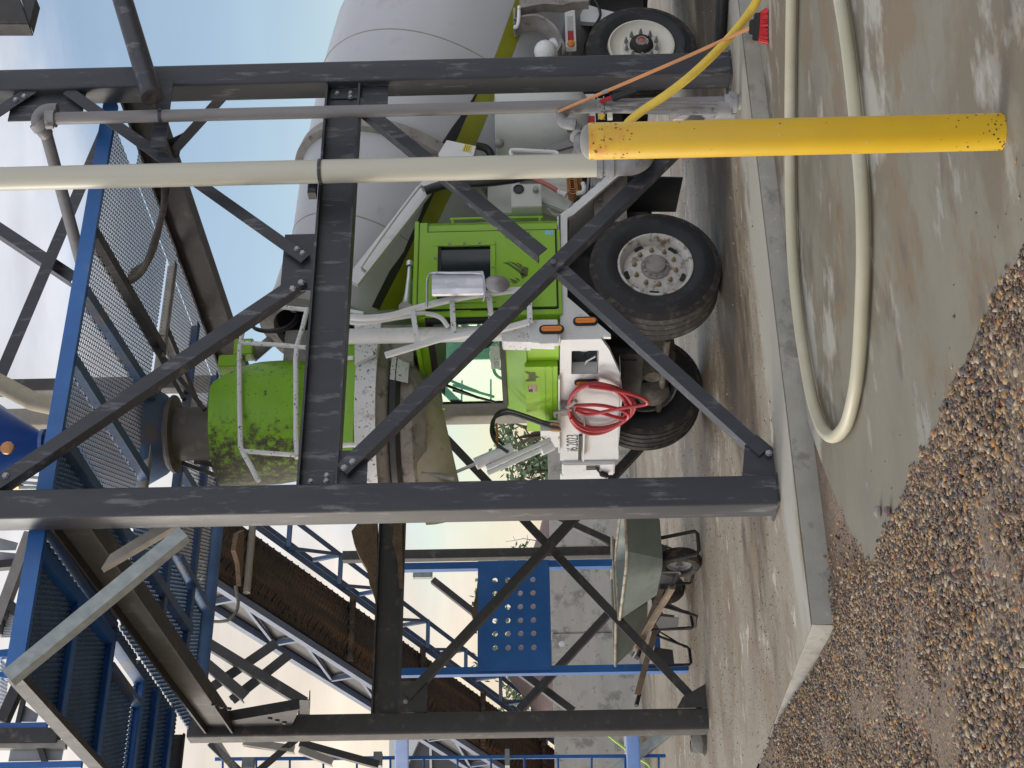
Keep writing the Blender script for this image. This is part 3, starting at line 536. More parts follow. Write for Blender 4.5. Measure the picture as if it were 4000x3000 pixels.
for mm_, a_, kw in (('mesh', (.95, 3.60, .31, 2.3), {}), ('mesh', (3.60, 4.0, 1.1, 4.9), {}), ('mesh', (2.75, 3.60, 2.36, 4.9), {}), ('bluemesh', (.1, .95, .31, 2.3), dict(wd=.010, hh=.022)), ('bluemesh', (-.9, .1, .31, 2.06), dict(wd=.012, hh=.030)), ('bluemesh', (-.9, .2, 2.95, 4.35), dict(wd=.011, hh=.026)), ('bluemesh', (-.9, -.20, 2.06, 2.95), dict(wd=.011, hh=.026)), ('bluemesh', (.0, .2, 2.06, 2.95), dict(wd=.011, hh=.026)), ('bluemesh', (.2, 1.35, 2.35, 4.9), dict(wd=.009, hh=.014)), ('mesh', (1.4, 2.75, 3.4, 4.9), dict(wd=.006))):
    part('mesh_panel', M[mm_], pl, lambda b: lattice(b, *a_, 4.835, **kw), smooth=0)
for xa in (-.2, .0): part('joist', M['bluedust'], pl, lambda b: b.box(xa - .02, xa + .02, 2.06, 2.95, 4.76, 4.86))
part('joist', M['bluedust'], pl, lambda b: b.box(.09, .125, .31, 2.06, 4.77, 4.865))
# brown cable bundle sagging under the walkway
cb = thing('cable_bundle', (3.0, .6, 4.5), 'bundle of brown flexible cables sagging beneath the mesh walkway', 'cables')
for k in range(5):
    q = .05 * k; part('cable', M['pile'] if k % 2 else M['bootrubber'], cb, lambda b: b.tube(bez([HZ(600, 560, 4.70) + V((q, 0, 0)), HZ(632, 640, 4.66) + V((q, 0, 0)), HZ(640, 800, 4.62) + V((q, 0, 0)), HZ(600, 950, 4.62) + V((q, .02 * k, 0)), HZ(555, 1060, 4.68) + V((q, .03 * k, 0)), HZ(490, 1110, 4.80) + V((q, .03 * k, 0))]), .026, 10))
# galvanised diagonal stay hanging in front of the platform's left end
st = thing('galvanised_stay', HZ(40, 2590, 4.7), 'galvanised angle stay with bolt holes sloping from the near column to the walkway corner', 'stay')
part('angle_bar', M['galv'], st, lambda b: b.angle(HT(715, 2075, .05), HT(25, 2640, .05), FN, .088, .008, -1))
part('bracket', M['dust_galv'], st, lambda b: b.prism([HT(600, 2060, .35), HT(690, 2050, .35), HT(395, 2220, .35), HT(430, 2165, .35)], (0, .07, 0)))

# ================================================================ PLANT DISCHARGE
ds = thing('discharge_chute', (2.0, 2.55, 4.28), 'blue plant discharge cone ending in a dusty grey rubber boot over the truck hopper', 'discharge chute')
dc = V((2.0, 2.55, 0))
part('cone', M['bluedust'], ds, lambda b: b.lathe(dc, Z, [(4.70, .30), (4.74, .34), (4.98, .47), (5.5, .50)], 40))
part('flange', M['bootrubber'], ds, lambda b: b.lathe(dc, Z, [(4.63, .225), (4.645, .325), (4.665, .33), (4.70, .30)], 40))
part('boot', M['bootrubber'], ds, lambda b: b.lathe(dc, Z, [(4.64, .228), (4.5, .222), (4.3, .226), (4.24, .232), (4.24, .22), (4.5, .21)], 40))
for pa, pb, tq, wd in (((600, 1350), (720, 1560), 2.2, .05), ((640, 1400), (800, 1600), 2.2, .04), ((715, 1810), (880, 1870), 2.7, .10), ((760, 1800), (900, 1830), 2.9, .05)): part('support_strap', M['steel2'], ds, lambda b: b.bar(HT(*pa, tq), HT(*pb, tq + .05), wd, .035))
sl_ = thing('silo_cone', (2.0, 2.5, 5.6), 'glossy blue silo cone high above the walkway with a beige pipe beside it', 'silo')
part('cone', mat('glossy_blue_paint', (.012, .06, .26), .3, 0, .1, 3, coat=.3), sl_, lambda b: b.lathe(HT(0, 1735, 2.5) * 1.0 - V((0, 0, HT(0, 1735, 2.5).z)), Z, [(5.55, .07), (5.72, .075), (5.72, .12), (5.75, .12), (5.75, .09), (6.15, .36), (6.9, .70), (8.5, .72)], 40))
part('pipe', M['chute'], sl_, lambda b: b.tube([HT(-40, 1478, 2.9), HT(130, 1568, 2.9), HT(235, 1590, 2.9)], .085, 14))
part('valve_wheel', M['copper'], sl_, lambda b: b.lathe(HT(30, 1752, 1.95), (0, -1, 0), [(0, .03), (.0, .055), (.02, .055), (.03, .03), (.03, 1e-3)], 10))
solo('storage_leg', M['steel2'], lambda b: b.rtube(HT(820, 1500, 8) , HT(-60, 1518, 8), .18, .18, X, Y), 'dark grey vertical tank leg rising behind the mesh walkway', 'column')
up = thing('upper_bracing', (3, 3.4, 5.5), 'dark steel braces crossing against the bright sky above the walkway', 'bracing')
for pa, pb, q7 in (((425, 470), (-20, 1515), 3.4), ((-20, 880), (290, 1085), 3.56)): part('brace', M['steel'], up, lambda b: b.angle(HT(*pa, q7), HT(*pb, q7), FN, .12))
flt = thing('cylinder_assembly', (.6, 1.0, 4.9), 'small pneumatic cylinder with pale rods above the blue walkway edge by the near column', 'cylinder')
part('rod', M['galv'], flt, lambda b: (b.cyl(HT(85, 1862, .9), HT(160, 1868, .9), .012), b.cyl(HT(85, 1885, .9), HT(160, 1890, .9), .012), b.cyl(HT(75, 1905, .9), HT(160, 1905, .9), .014)))
part('body', M['copper'], flt, lambda b: b.box(HT(90, 1905, .95).x, HT(90, 1855, .95).x, .93, 1.0, HT(85, 1880, .95).z, HT(50, 1880, .95).z), bevel=.004)
# equipment above the walkway at the left: blue rails, dark beams and a translucent screen
eq = thing('upper_screen', (-.5, 4.5, 5.6), 'pale corrugated screens between blue rails seen above the walkway at the left edge', 'screen')
def corr(b, px4):
    q = [HT(x, y, 4.6) for x, y in px4]
    n = 26
    for k in range(n):
        a = q[0].lerp(q[3], k / n); c = q[1].lerp(q[2], k / n); a2 = q[0].lerp(q[3], (k + 1) / n); c2 = q[1].lerp(q[2], (k + 1) / n); o_ = V((0, .015 if k % 2 else 0, 0)); o2 = V((0, 0 if k % 2 else .015, 0))
        b.add([a + o_, c + o_, c2 + o2, a2 + o2], [(0, 1, 2, 3)])
for q4 in (((-5, 2100), (70, 2120), (60, 2150), (-5, 2150)), ((-5, 2155), (110, 2165), (90, 2195), (-5, 2195)), ((5, 2350), (70, 2375), (65, 2490), (0, 2490)), ((0, 2570), (35, 2600), (20, 2780), (-5, 2780)), ((75, 2740), (150, 2790), (140, 2820), (62, 2820)), ((40, 2920), (250, 2920), (240, 2970), (30, 2975))): part('panel', M['siding'], eq, lambda b: corr(b, q4), smooth=0)
for pa, pb, wd, mm_ in (((-20, 2560), (70, 2550), .07, 'blue'), ((-20, 2640), (60, 2635), .05, 'blue'), ((-20, 2838), (185, 2835), .05, 'blue'), ((-20, 2852), (200, 2850), .03, 'siding'), ((-20, 2880), (230, 2878), .13, 'steel2'), ((-20, 2912), (260, 2910), .07, 'dust_galv'), ((-20, 2995), (320, 2988), .06, 'blue'), ((-10, 2440), (120, 2085), .10, 'dust_galv'), ((20, 2350), (80, 2400), .09, 'steel2'), ((15, 2390), (0, 2480), .04, 'steel2'), ((10, 2820), (90, 2640), .10, 'steel2'), ((60, 2870), (100, 2700), .04, 'steel2'), ((150, 2900), (180, 2990), .05, 'steel2'), ((-10, 2210), (110, 2200), .08, 'steel2')): part('rail', M[mm_], eq, lambda b: b.bar(HT(*pa, 4.55), HT(*pb, 4.55), wd, wd, FN))
fl = thing('flood_light', HT(60, 40, -1), 'grey boxy light housing at the top right edge of the frame', 'light housing')
part('housing', M['steel2'], fl, lambda b: b.prism([HT(-30, 93, -1), HT(112, 93, -1), HT(72, -20, -1), HT(-30, -20, -1)], (.0, .12, .0)), bevel=.006)
part('cover', M['black'], fl, lambda b: b.prism([HT(114, 92, -.98), HT(140, -10, -.98), HT(78, -14, -.98)], (0, .10, 0)))
# ================================================================ MIXER TRUCK
tk = thing('mixer_truck', (2.9, 2.55, .12), 'front-discharge concrete mixer truck with lime green cab, white bumper and pale grey drum', 'mixer truck')
GZ = .122
def oval(b, c, up, side, n, hl, hw, th, k=10):
    c, up, side, n = V(c), V(up), V(side), V(n); pts = []
    for i in range(k + 1): a = math.pi * i / k; pts.append(c + up * (hl - hw) + side * (hw * math.cos(a)) + up * (hw * math.sin(a)))
    for i in range(k + 1): a = math.pi + math.pi * i / k; pts.append(c - up * (hl - hw) + side * (hw * math.cos(a)) + up * (hw * math.sin(a)))
    b.prism(pts, n * th)
def wheel(cx0, y_out, R, W, sgn, kind):
    """tyre between y_out and y_out + sgn*W; sgn=+1: outer face looks to -y"""
    c = V((cx0, y_out, GZ + R)); ax = V((0, sgn, 0)); h = thing_part('wheel', tk)
    rr = .30
    tp = [(.035, rr), (.012, rr + .03), (.0, rr + .09), (.002, R - .13), (.018, R - .075), (.035, R - .045)]
    part('tyre_sidewall', M['rubber'], h, lambda b: (b.lathe(c, ax, tp, 64), b.lathe(c + ax * W, -ax, tp, 64)))
    def tread(b):
        pr = [(.030, R - .052), (.045, R - .02)]; gx = .055
        k = 4
        for i in range(k):
            a = .05 + (W - .1) * i / k; e = .05 + (W - .1) * (i + 1) / k
            pr += [(a + .004, R - .004), (e - .010, R - .001), (e - .008, R - .014), (e - .001, R - .014)]
        pr += [(W - .045, R - .02), (W - .030, R - .052)]
        b.lathe(c, ax, pr, 72)
    part('tread', M['tread'], h, tread, smooth=25)
    rm = M['rim'] if kind == 'steer' else M['rim2']
    dp = .115 if kind == 'steer' else .06
    if kind == 'steer':
        rp_ = [(.034, rr + .004), (.020, rr + .002), (.018, rr - .012), (.03, rr - .022), (.075, rr - .035), (dp, rr - .045)]
        part('rim_barrel', M['barrel'], h, lambda b: b.lathe(c, ax, [(.022, rr - .014), (.03, rr - .021), (.075, rr - .034), (dp, rr - .044)], 64))
        part('rim', rm, h, lambda b: (b.lathe(c, ax, rp_, 64), b.lathe(c + ax * W, -ax, [(.034, rr), (.02, rr), (.03, rr - .02), (.20, rr - .05), (.21, .02)], 48)))
        def disc(b):      # dished disc: closed grid of rings, no openings
            n = 60; rings = [rr - .040, .243, .225, .205, .188, .15, .10, .02]; dz = [dp + .005, dp - .012, dp - .020, dp - .028, dp - .034, dp - .04, dp - .04, dp - .04]
            base = len(b.v); u = ax.orthogonal().normalized(); v = ax.cross(u)
            for r_, d_ in zip(rings, dz):
                for k in range(n): a = 2 * math.pi * k / n; b.v.append(tuple(c + ax * d_ + (u * math.cos(a) + v * math.sin(a)) * r_))
            for i in range(len(rings) - 1):
                for k in range(n):
                                        b.f.append((base + i * n + k, base + i * n + (k + 1) % n, base + (i + 1) * n + (k + 1) % n, base + (i + 1) * n + k))
        part('disc', rm, h, disc)
        for a in np.arange(5) * 2 * math.pi / 5 + .55:
            hcn = c + ax * (dp - .0165) + V((.232 * math.cos(a), 0, .232 * math.sin(a))); rv = V((math.cos(a), 0, math.sin(a))); tv = V((-math.sin(a), 0, math.cos(a)))
            part('hand_hole_shade', M['chassis'], h, lambda b: oval(b, hcn - ax * .004, tv, rv, (-ax - rv * .5).normalized(), .040, .021, .003))  # dark oval laid on the disc for the shade inside a hand hole
        part('brake_drum', M['chassis'], h, lambda b: b.lathe(c + ax * (dp + .06), ax, [(0, .01), (0, .24), (.1, .25)], 32))
        part('hub', M['grime'], h, lambda b: (b.lathe(c + ax * (dp - .04), -ax, [(0, .115), (.018, .115), (.022, .105), (.026, .085), (.06, .08), (.066, .07), (.070, .03), (.070, 1e-3)], 32), b.lathe(c + ax * (dp - .08), -ax, [(.0, .06), (.014, .058), (.02, .02), (.02, 1e-3)], 10)))
        part('hub_bolt', M['galv'], h, lambda b: [b.lathe(c + ax * (dp - .062) + V((.096 * math.cos(a), 0, .096 * math.sin(a))), -ax, [(0, .011), (.014, .011), (.014, 1e-3)], 6) for a in np.arange(12) * math.pi / 6], smooth=20)
        for a in np.arange(10) * math.pi / 5 + .12:
            part('wheel_nut', M['nut'], h, lambda b: b.lathe(c + ax * (dp - .038) + V((.1675 * math.cos(a), 0, .1675 * math.sin(a))), -ax, [(0, .021), (.006, .021), (.006, .0165), (.026, .0155), (.028, .008), (.040, .008), (.040, 1e-3)], 8), smooth=25)
    else:
        part('rim', rm, h, lambda b: b.lathe(c, ax, [(.034, rr + .004), (.014, rr - .002), (.012, rr - .016), (.035, rr - .03), (.045, rr - .055), (.06, .215), (.055, .175), (.035, .165), (.035, .11), (.02, .105)], 64))
        part('hub', M['chassis'], h, lambda b: b.lathe(c + ax * .02, -ax, [(-.0, .108), (.03, .10), (.045, .085), (.05, .06)], 32))
        part('hub_ring', M['grime'], h, lambda b: b.lathe(c + ax * -.03, -ax, [(0, .055), (.012, .05), (.012, .034)], 20)) ; part('hub_cap', M['pinkpipe'], h, lambda b: b.lathe(c + ax * -.03, -ax, [(.004, .034), (.010, .024), (.012, 1e-3)], 20))
        for a in np.arange(10) * math.pi / 5:
            part('wheel_nut', M['greypipe2'], h, lambda b: b.lathe(c + ax * .036 + V((.143 * math.cos(a), 0, .143 * math.sin(a))), -ax, [(0, .018), (.03, .017), (.03, .011), (.065, .010), (.065, 1e-3)], 8), smooth=25)
    return h
def thing_part(name, parent):
    o = bpy.data.objects.new(name, None); COL.objects.link(o); o.parent = parent; return o
WX = 2.87
wheel(WX, 1.45, .53, .40, 1, 'steer'); wheel(WX, 3.70, .53, .40, -1, 'steer')
wheel(5.43, 1.66, .50, .28, 1, 'pusher')
rearh = wheel(7.0, 1.45, .51, .55, 1, 'pusher')
def axle(b):
    b.tube([(WX, 1.85, GZ + .53), (WX, 2.2, GZ + .53), (WX, 2.45, GZ + .53), (WX, 2.7, GZ + .53), (WX, 2.95, GZ + .53), (WX, 3.3, GZ + .53)], [.15, .11, .20, .24, .19, .12], 18)
    b.lathe((WX - .22, 2.7, GZ + .50), (-1, 0, 0), [(-.1, .21), (.0, .19), (.05, .12), (.1, .08), (.1, 1e-3)], 16)
    b.lathe((WX, 1.83, GZ + .45), (0, 1, 0), [(0, .20), (.06, .20), (.1, .12)], 16); b.lathe((WX, 3.2, GZ + .5), (0, 1, 0), [(0, .12), (.06, .19), (.14, .19)], 16)
    b.lathe((WX - .30, 2.95, GZ + .50), (-1, -.4, 0), [(0, .13), (.05, .14), (.09, .10), (.11, .05), (.11, 1e-3)], 14)
    b.box(WX - .12, WX + .1, 2.0, 2.15, GZ + .35, GZ + .9); b.tube([(WX - .35, 2.05, GZ + .42), (WX - .3, 3.3, GZ + .42)], .03, 8)
part('axle', M['mud'], tk, axle)
def chassis(b):
    b.box(2.35, 9.2, 2.10, 2.20, .80, 1.12); b.box(2.35, 9.2, 2.95, 3.05, .80, 1.12); b.box(2.5, 2.62, 1.6, 3.6, .95, 1.2)
    b.box(3.2, 3.9, 1.9, 3.4, .75, 1.34); b.box(3.25, 5.1, 2.2, 3.0, .62, 1.1); b.box(4.0, 9, 2.25, 3.2, 1.12, 1.32)
    b.box(5.1, 6.3, 1.95, 3.3, .55, 1.05); b.box(6.3, 9, 1.75, 3.5, .5, 1.5); b.box(2.3, 3.15, 1.75, 3.6, 1.14, 1.40)
    b.tube([(3.4, 2.55, .62), (6.9, 2.55, .62)], .07, 10)
part('chassis', M['chassis'], tk, chassis)
part('radiator', M['chassis'], tk, lambda b: b.box(2.36, 2.42, 2.0, 2.75, .74, 1.0), bevel=.01)
# front bumper: one plate with a square lamp opening, cut as strips round it
bz0, bz1 = .985, 1.432
def bumper(b):
    o0, o1, oz0, oz1 = 1.60, 1.94, 1.135, 1.338
    pr = [((1.43, bz0 + .13), (1.60, bz0 + .06), (1.60, bz1), (1.43, bz1)), ((1.60, bz0 + .06), (1.94, bz0 - .03), (1.94, oz0), (1.60, oz0)), ((1.60, oz1), (1.94, oz1), (1.94, bz1), (1.60, bz1)), ((1.94, bz0 - .03), (2.25, bz0 - .065), (3.42, bz0 - .065), (3.42, bz1), (1.94, bz1))]
    for q in pr: b.prism([(2.14, y, z) for y, z in q], (.035, 0, 0))
    b.box(2.14, 2.32, 1.595, 1.60, oz0, oz1); b.box(2.14, 2.32, 1.94, 1.945, oz0, oz1); b.box(2.14, 2.32, 1.6, 1.94, oz0 - .005, oz0); b.box(2.14, 2.32, 1.6, 1.94, oz1, oz1 + .005)
    b.prism([(2.14, 1.94, bz0 - .034), (2.14, 3.42, bz0 - .067), (2.30, 3.42, bz0 - .067), (2.30, 1.94, bz0 - .034)], (0, 0, -.004))
bu = part('bumper', M['white'], tk, bumper, bevel=.0)
part('headlamp', M['glass_dark'], bu, lambda b: b.box(2.25, 2.30, 1.6, 1.94, 1.135, 1.338))
part('lamp_bracket', M['whiteworn'], bu, lambda b: (b.lathe((2.245, 1.66, 1.24), (-1, 0, 0), [(0, .09), (.02, .085), (.03, .05)], 20), b.tube([(2.2, 1.78, 1.15), (2.2, 1.85, 1.22), (2.21, 1.92, 1.23)], .008, 6)))
bb = part('bumper_box', M['white'], bu, lambda b: (b.box(2.105, 2.175, 3.435, 3.66, bz0 - .04, 1.415), b.box(2.12, 2.175, 3.66, 3.95, 1.0, 1.43)), bevel=.012)
part('bumper_lip', M['white'], bu, lambda b: (b.box(2.07, 2.139, 2.66, 3.32, 1.222, 1.236), b.box(2.095, 2.139, 1.95, 3.2, 1.434, 1.448)), bevel=.003)
part('lever', M['black'], bu, lambda b: (b.box(2.075, 2.095, 2.86, 3.30, 1.245, 1.275), [(b.cyl((2.10, 3.48 + .025 * i, 1.115), (2.08, 3.56 + .025 * i, 1.07 + .0 * i), .006, 6), b.sphere((2.08, 3.585 + .02 * i, 1.055 - .03 * i), .028, 10)) for i in range(2)], [b.box(2.10, 2.104, 3.46 + .03 * i, 3.475 + .03 * i, 1.08, 1.20) for i in range(3)]))
text('lettering', 'i6.2023', M['ink'], bu, (2.1395, 3.25, 1.277), (0, -1, 0), (0, 0, 1), .105, .72)
text('lettering', '2 T O N', M['ink'], bu, (2.1195, 3.92, 1.09), (0, -1, 0), (0, 0, 1), .05, .7) if 0 else None
# wheel-arch strip and front corner in tread plate, traced on the truck's side plane
def arch(b):
    Ys = 1.425
    for q in (((2190, 1312), (2190, 1172), (2216, 1160), (2385, 1305), (2386, 1316)), ((2190, 1172), (2190, 836), (2216, 850), (2216, 1160)), ((2190, 836), (2222, 812), (2240, 838), (2216, 850)), ((2222, 812), (2458, 612), (2474, 636), (2240, 838))):
        b.prism([HT(x, y, Ys) for x, y in q], (0, .03, 0))
    a, c = HT(2190, 1312, Ys), HT(2190, 836, Ys); b.box(a.x, c.x, Ys + .031, 1.95, a.z - .012, a.z)
    p0, p1 = HT(2222, 812, Ys), HT(2458, 612, Ys); b.prism([p0, p1, p1 + V((0, .45, 0)), p0 + V((0, .45, 0))], (0, 0, -.006))
fe = part('fender', M['plate'], tk, arch, smooth=0)
part('fender_liner', M['grime'], fe, lambda b: b.box(3.38, 3.95, 1.58, 1.95, .85, 1.12))
part('mudflap', M['blackhose'], tk, lambda b: b.prism([HS(2455, 828, 3.62), HS(2640, 828, 3.62), HS(2668, 696, 3.62), HS(2450, 690, 3.62)], (.012, 0, 0)))
for c, n, sd in ((HT(2287, 1257, 1.424), V((0, -1, 0)), X), (HS(2290, 1490, 2.139), V((-1, 0, 0)), Y), (HT(2155, 1289, 1.345), V((0, -1, 0)), X)):
    mk = part('marker_lamp', M['seal'], tk, lambda b: oval(b, c, Z, sd, n, .097, .038, .016)); part('lens', M['amber'], mk, lambda b: (oval(b, c + n * .016, Z, sd, n, .080, .022, .008), [oval(b, c + n * .0245 + Z * (.013 * i), Z, sd, n, .005, .0045, .003, 4) for i in range(-5, 6)]))
# ---- cab
CX0, CX1, CY0, CY1, CZ0, CZ1 = 2.36, 3.27, 1.40, 2.86, 1.43, 2.56
def cab(b):
    b.box(CX1 - .03, CX1, CY0, CY1, CZ0, CZ1); b.box(CX0, CX1, CY1 - .03, CY1, CZ0, 1.86); b.box(CX0, CX1 - .03, CY0 + .002, CY1 - .03, CZ1 - .05, CZ1)
    # side wall round the door opening
    b.box(3.18, CX1, CY0, CY0 + .04, CZ0, CZ1); b.box(CX0, 3.18, CY0, CY0 + .04, 2.50, CZ1 - .05); b.box(CX0, 3.18, CY0, CY0 + .04, CZ0 - .02, CZ0 + .01); b.box(CX0, 2.41, CY0, CY0 + .04, CZ0, 2.5)
    # front: strip above glass and panel beneath
    b.box(CX0 + .001, CX0 + .04, CY0 + .04, CY1 - .03, 2.47, CZ1 - .05); b.box(CX0 + .001, CX0 + .04, CY0 + .04, CY1, CZ0, 1.88)
    b.box(CX0 + .02, CX0 + .06, CY1 - .06, CY1 - .03, 1.88, 2.5); b.box(CX0, CX1, CY1 - .03, CY1, 2.42, CZ1 - .05); b.box(CX0 + .75, CX1, CY1 - .03, CY1, 1.86, 2.42)
cb_ = part('cab', M['green'], tk, cab, bevel=.004)
part('roof_edge', M['green'], cb_, lambda b: (b.prism([(CX0 - .05, CY0 - .02, CZ1 - .012), (CX1 + .01, CY0 - .02, CZ1 - .012), (CX1 + .01, CY1 + .02, CZ1 - .012), (CX0 - .05, CY1 + .02, CZ1 - .012)], (0, 0, .035)), b.box(CX0 + .0, CX1, CY0 - .012, CY0 - .001, CZ1 - .085, CZ1 - .013)), bevel=.008)
# sloping front panel and box below the windscreen
part('cowl', M['green'], cb_, lambda b: (b.prism([(2.355, CY0 + .05, 1.88), (2.355, CY1 - .02, 1.88), (2.20, CY1 - .05, 1.70), (2.20, CY0 + .10, 1.70)], (.004, 0, -.006)), b.box(2.22, 2.358, CY0 + .08, 1.86, CZ0 + .01, 1.70), b.box(2.168, 2.23, 1.865, 2.93, 1.452, 1.715)), bevel=.006)
part('seam_trim', M['green'], cb_, lambda b: (b.box(2.160, 2.1665, 1.87, 2.92, 1.495, 1.503), b.box(2.162, 2.1670, 1.87, 2.92, 1.553, 1.558)))
# door
dy = CY0 - .016
def door(b):
    x0, x1, z0, z1 = 2.425, 3.165, 1.452, 2.49; wx0, wx1, wz0, wz1 = 2.49, 3.04, 1.96, 2.40
    b.box(x0, wx0, dy, CY0 + .02, z0, z1); b.box(wx1, x1, dy, CY0 + .02, z0, z1); b.box(wx0, wx1, dy, CY0 + .02, z0, wz0); b.box(wx0, wx1, dy, CY0 + .02, wz1, z1)
dr = part('door', M['green'], cb_, door, bevel=.0)
part('door_gap', M['seal'], dr, lambda b: (b.box(2.412, 2.424, dy + .008, CY0 - .001, 1.44, 2.50), b.box(3.166, 3.178, dy + .008, CY0 - .001, 1.44, 2.50), b.box(2.412, 3.178, dy + .008, CY0 - .001, 1.438, 1.451), b.box(2.412, 3.178, dy + .008, CY0 - .001, 2.491, 2.503)))
wn = part('window_frame', M['green'], dr, lambda b: (b.box(2.47, 2.51, dy - .012, dy - .001, 1.93, 2.43), b.box(3.02, 3.06, dy - .012, dy - .001, 1.93, 2.43), b.box(2.511, 3.019, dy - .012, dy - .001, 1.93, 1.97), b.box(2.511, 3.019, dy - .012, dy - .001, 2.39, 2.43)), bevel=.003)
part('window_glass', M['glass_dark'], dr, lambda b: b.box(2.50, 3.03, CY0 + .004, CY0 + .010, 1.95, 2.41))
part('window_seal', M['seal'], dr, lambda b: (b.box(2.5105, 3.0195, dy + .001, CY0 + .003, 2.365, 2.3895), b.box(2.5105, 2.53, dy + .001, CY0 + .003, 1.9705, 2.365)))
bolts(wn, [(x, dy - .012, z) for x, z in ((2.62, 2.41), (2.90, 2.41), (3.04, 2.3), (3.04, 2.18), (3.04, 2.06), (2.8, 1.95), (2.62, 1.95))], FN, M['galv'], .010, .004)
part('door_handle', M['black'], dr, lambda b: (b.box(3.10, 3.135, dy - .012, dy - .0005, 1.66, 1.85), b.tube([(3.118, dy - .02, 1.83), (3.118, dy - .045, 1.79), (3.118, dy - .045, 1.70), (3.085, dy - .03, 1.66)], .011, 8)))
part('sticker', M['sticker'], dr, lambda b: b.prism([(3.115, dy - .0012, 1.468), (3.115, dy - .0012, 1.515), (3.128, dy - .0012, 1.53), (3.158, dy - .0012, 1.53), (3.158, dy - .0012, 1.468)], (0, .001, 0)))
# faded leaping-shape decals on the door
def decal(b):
    for q in (((1963, 1026), (1985, 1024), (2008, 1040), (2040, 1058), (2060, 1080), (2040, 1075), (2010, 1052), (1985, 1034)), ((1984, 1020), (2010, 1026), (2036, 1044), (2052, 1062), (2030, 1050), (2008, 1034)), ((2016, 1024), (2036, 1032), (2045, 1048), (2034, 1042)), ((2045, 1040), (2064, 1046), (2062, 1075), (2040, 1090), (2032, 1072)), ((1986, 1087), (2008, 1092), (2025, 1100), (2018, 1104), (2000, 1097)), ((2010, 1084), (2026, 1088), (2032, 1098), (2022, 1095)), ((1986, 1096), (2006, 1101), (2020, 1106), (2008, 1107))):
        b.prism([HT(x, y, dy - .0015) for x, y in q], (0, .001, 0))
part('decal', M['faded'], dr, decal)
part('grab_rail', M['green'], cb_, lambda b: b.tube(bez([(3.272, 1.50, 2.28), (3.36, 1.49, 2.28), (3.375, 1.49, 2.25), (3.375, 1.49, 1.60), (3.36, 1.49, 1.57), (3.272, 1.50, 1.57)], 4), .012, 8))
# windscreen
ws = part('windscreen', M['glass_mint'], cb_, lambda b: b.box(2.350, 2.354, 1.46, 2.74, 1.905, 2.47), smooth=0)
def seal(b):
    for q in (((1.415, 1.875), (1.475, 1.91), (1.475, 2.44), (1.415, 2.485)), ((2.725, 1.91), (2.79, 1.875), (2.79, 2.485), (2.725, 2.44)), ((1.415, 1.875), (2.79, 1.875), (2.725, 1.915), (1.475, 1.915)), ((1.475, 2.43), (2.725, 2.43), (2.79, 2.485), (1.415, 2.485))): b.prism([(2.338, y, z) for y, z in q], (.02, 0, 0))
part('windscreen_seal', M['seal'], ws, seal)
part('wiper', M['black'], ws, lambda b: (b.bar((2.325, 2.02 + .45, 2.33), (2.325, 2.68, 1.99), .018, .014), b.bar((2.32, 2.36, 2.40), (2.322, 2.60, 2.12), .022, .012)))
part('steering_wheel', M['black'], cb_, lambda b: b.lathe((2.62, 1.95, 1.95), (.5, 0, .86), [(0, .2), (.012, .212), (.024, .2), (.012, .188), (0, .2)], 28))
part('seat', M['chassis'], cb_, lambda b: (b.box(2.95, 3.08, 1.75, 2.25, 1.5, 2.2), b.box(2.65, 3.0, 1.75, 2.25, 1.45, 1.6)), bevel=.03)
lp = part('number_plate', mat('pale_green_plate', (.30, .36, .32), .5, 0, .12, 12), cb_, lambda b: b.box(2.3475, 2.3492, 1.83, 2.18, 1.918, 1.995), bevel=.0)
text('lettering', '71251 C', M['ink'], lp, (2.3474, 2.165, 1.932), (0, -1, 0), (0, 0, 1), .036, .95, .0004)
# flag and emblem decals on the front box
fx = 2.1672; fo = HS(2065, 1531, fx)
def fl_rect(b, a0, a1, z0, z1, e): b.box(fx - e, fx - e + .0004, fo.y - a1, fo.y - a0, fo.z - z1, fo.z - z0)
fg = part('flag_decal', M['flagwhite'], cb_, lambda b: fl_rect(b, 0, .105, 0, .068, .0006))
part('stripes', M['flagred'], fg, lambda b: [fl_rect(b, (.044 if i < 4 else 0), .105, i * .068 / 6.5, i * .068 / 6.5 + .0056, .0011) for i in range(7)])
part('canton', M['flagblue'], fg, lambda b: fl_rect(b, 0, .044, 0, .036, .0011))
part('emblem_decal', M['faded'], cb_, lambda b: b.prism([HS(2000 + x / 5.95, 1400 + y / 5.95, fx - .0006) for x, y in ((285, 295), (400, 315), (440, 325), (545, 320), (550, 400), (645, 435), (560, 460), (550, 530), (440, 535), (310, 540), (300, 525), (350, 490), (400, 440), (360, 410), (410, 400), (330, 340))], (.0004, 0, 0)))
# ---- ladder, post and lamp box at the cab's front corner
ly = 1.27
r1 = [HT(x, y, ly) for x, y in ((1290, 1232), (1380, 1240), (1440, 1242), (1530, 1232), (1640, 1200), (1800, 1163), (1960, 1140), (2085, 1128))]; r2 = [HT(x, y, ly) for x, y in ((1505, 1388), (1600, 1360), (1720, 1324), (1790, 1312), (1880, 1298), (1960, 1285), (2065, 1258))]
ld = thing_part('ladder', tk)
for r_ in (r1, r2): part('rail', M['white'], ld, lambda b: b.tube(bez(r_, 5), .026, 10))
for pa, pb in (((1612, 1212), (1632, 1350)), ((1765, 1172), (1774, 1314)), ((1910, 1150), (1922, 1292)), ((2066, 1132), (2070, 1258))): part('rung', M['whitechip'], ld, lambda b: b.bar(HT(*pa, ly), HT(*pb, ly), .03, .04))
part('post', M['white'], tk, lambda b: b.tube([(2.27, 1.52, 1.43), (2.27, 1.52, 3.2)], .062, 18))
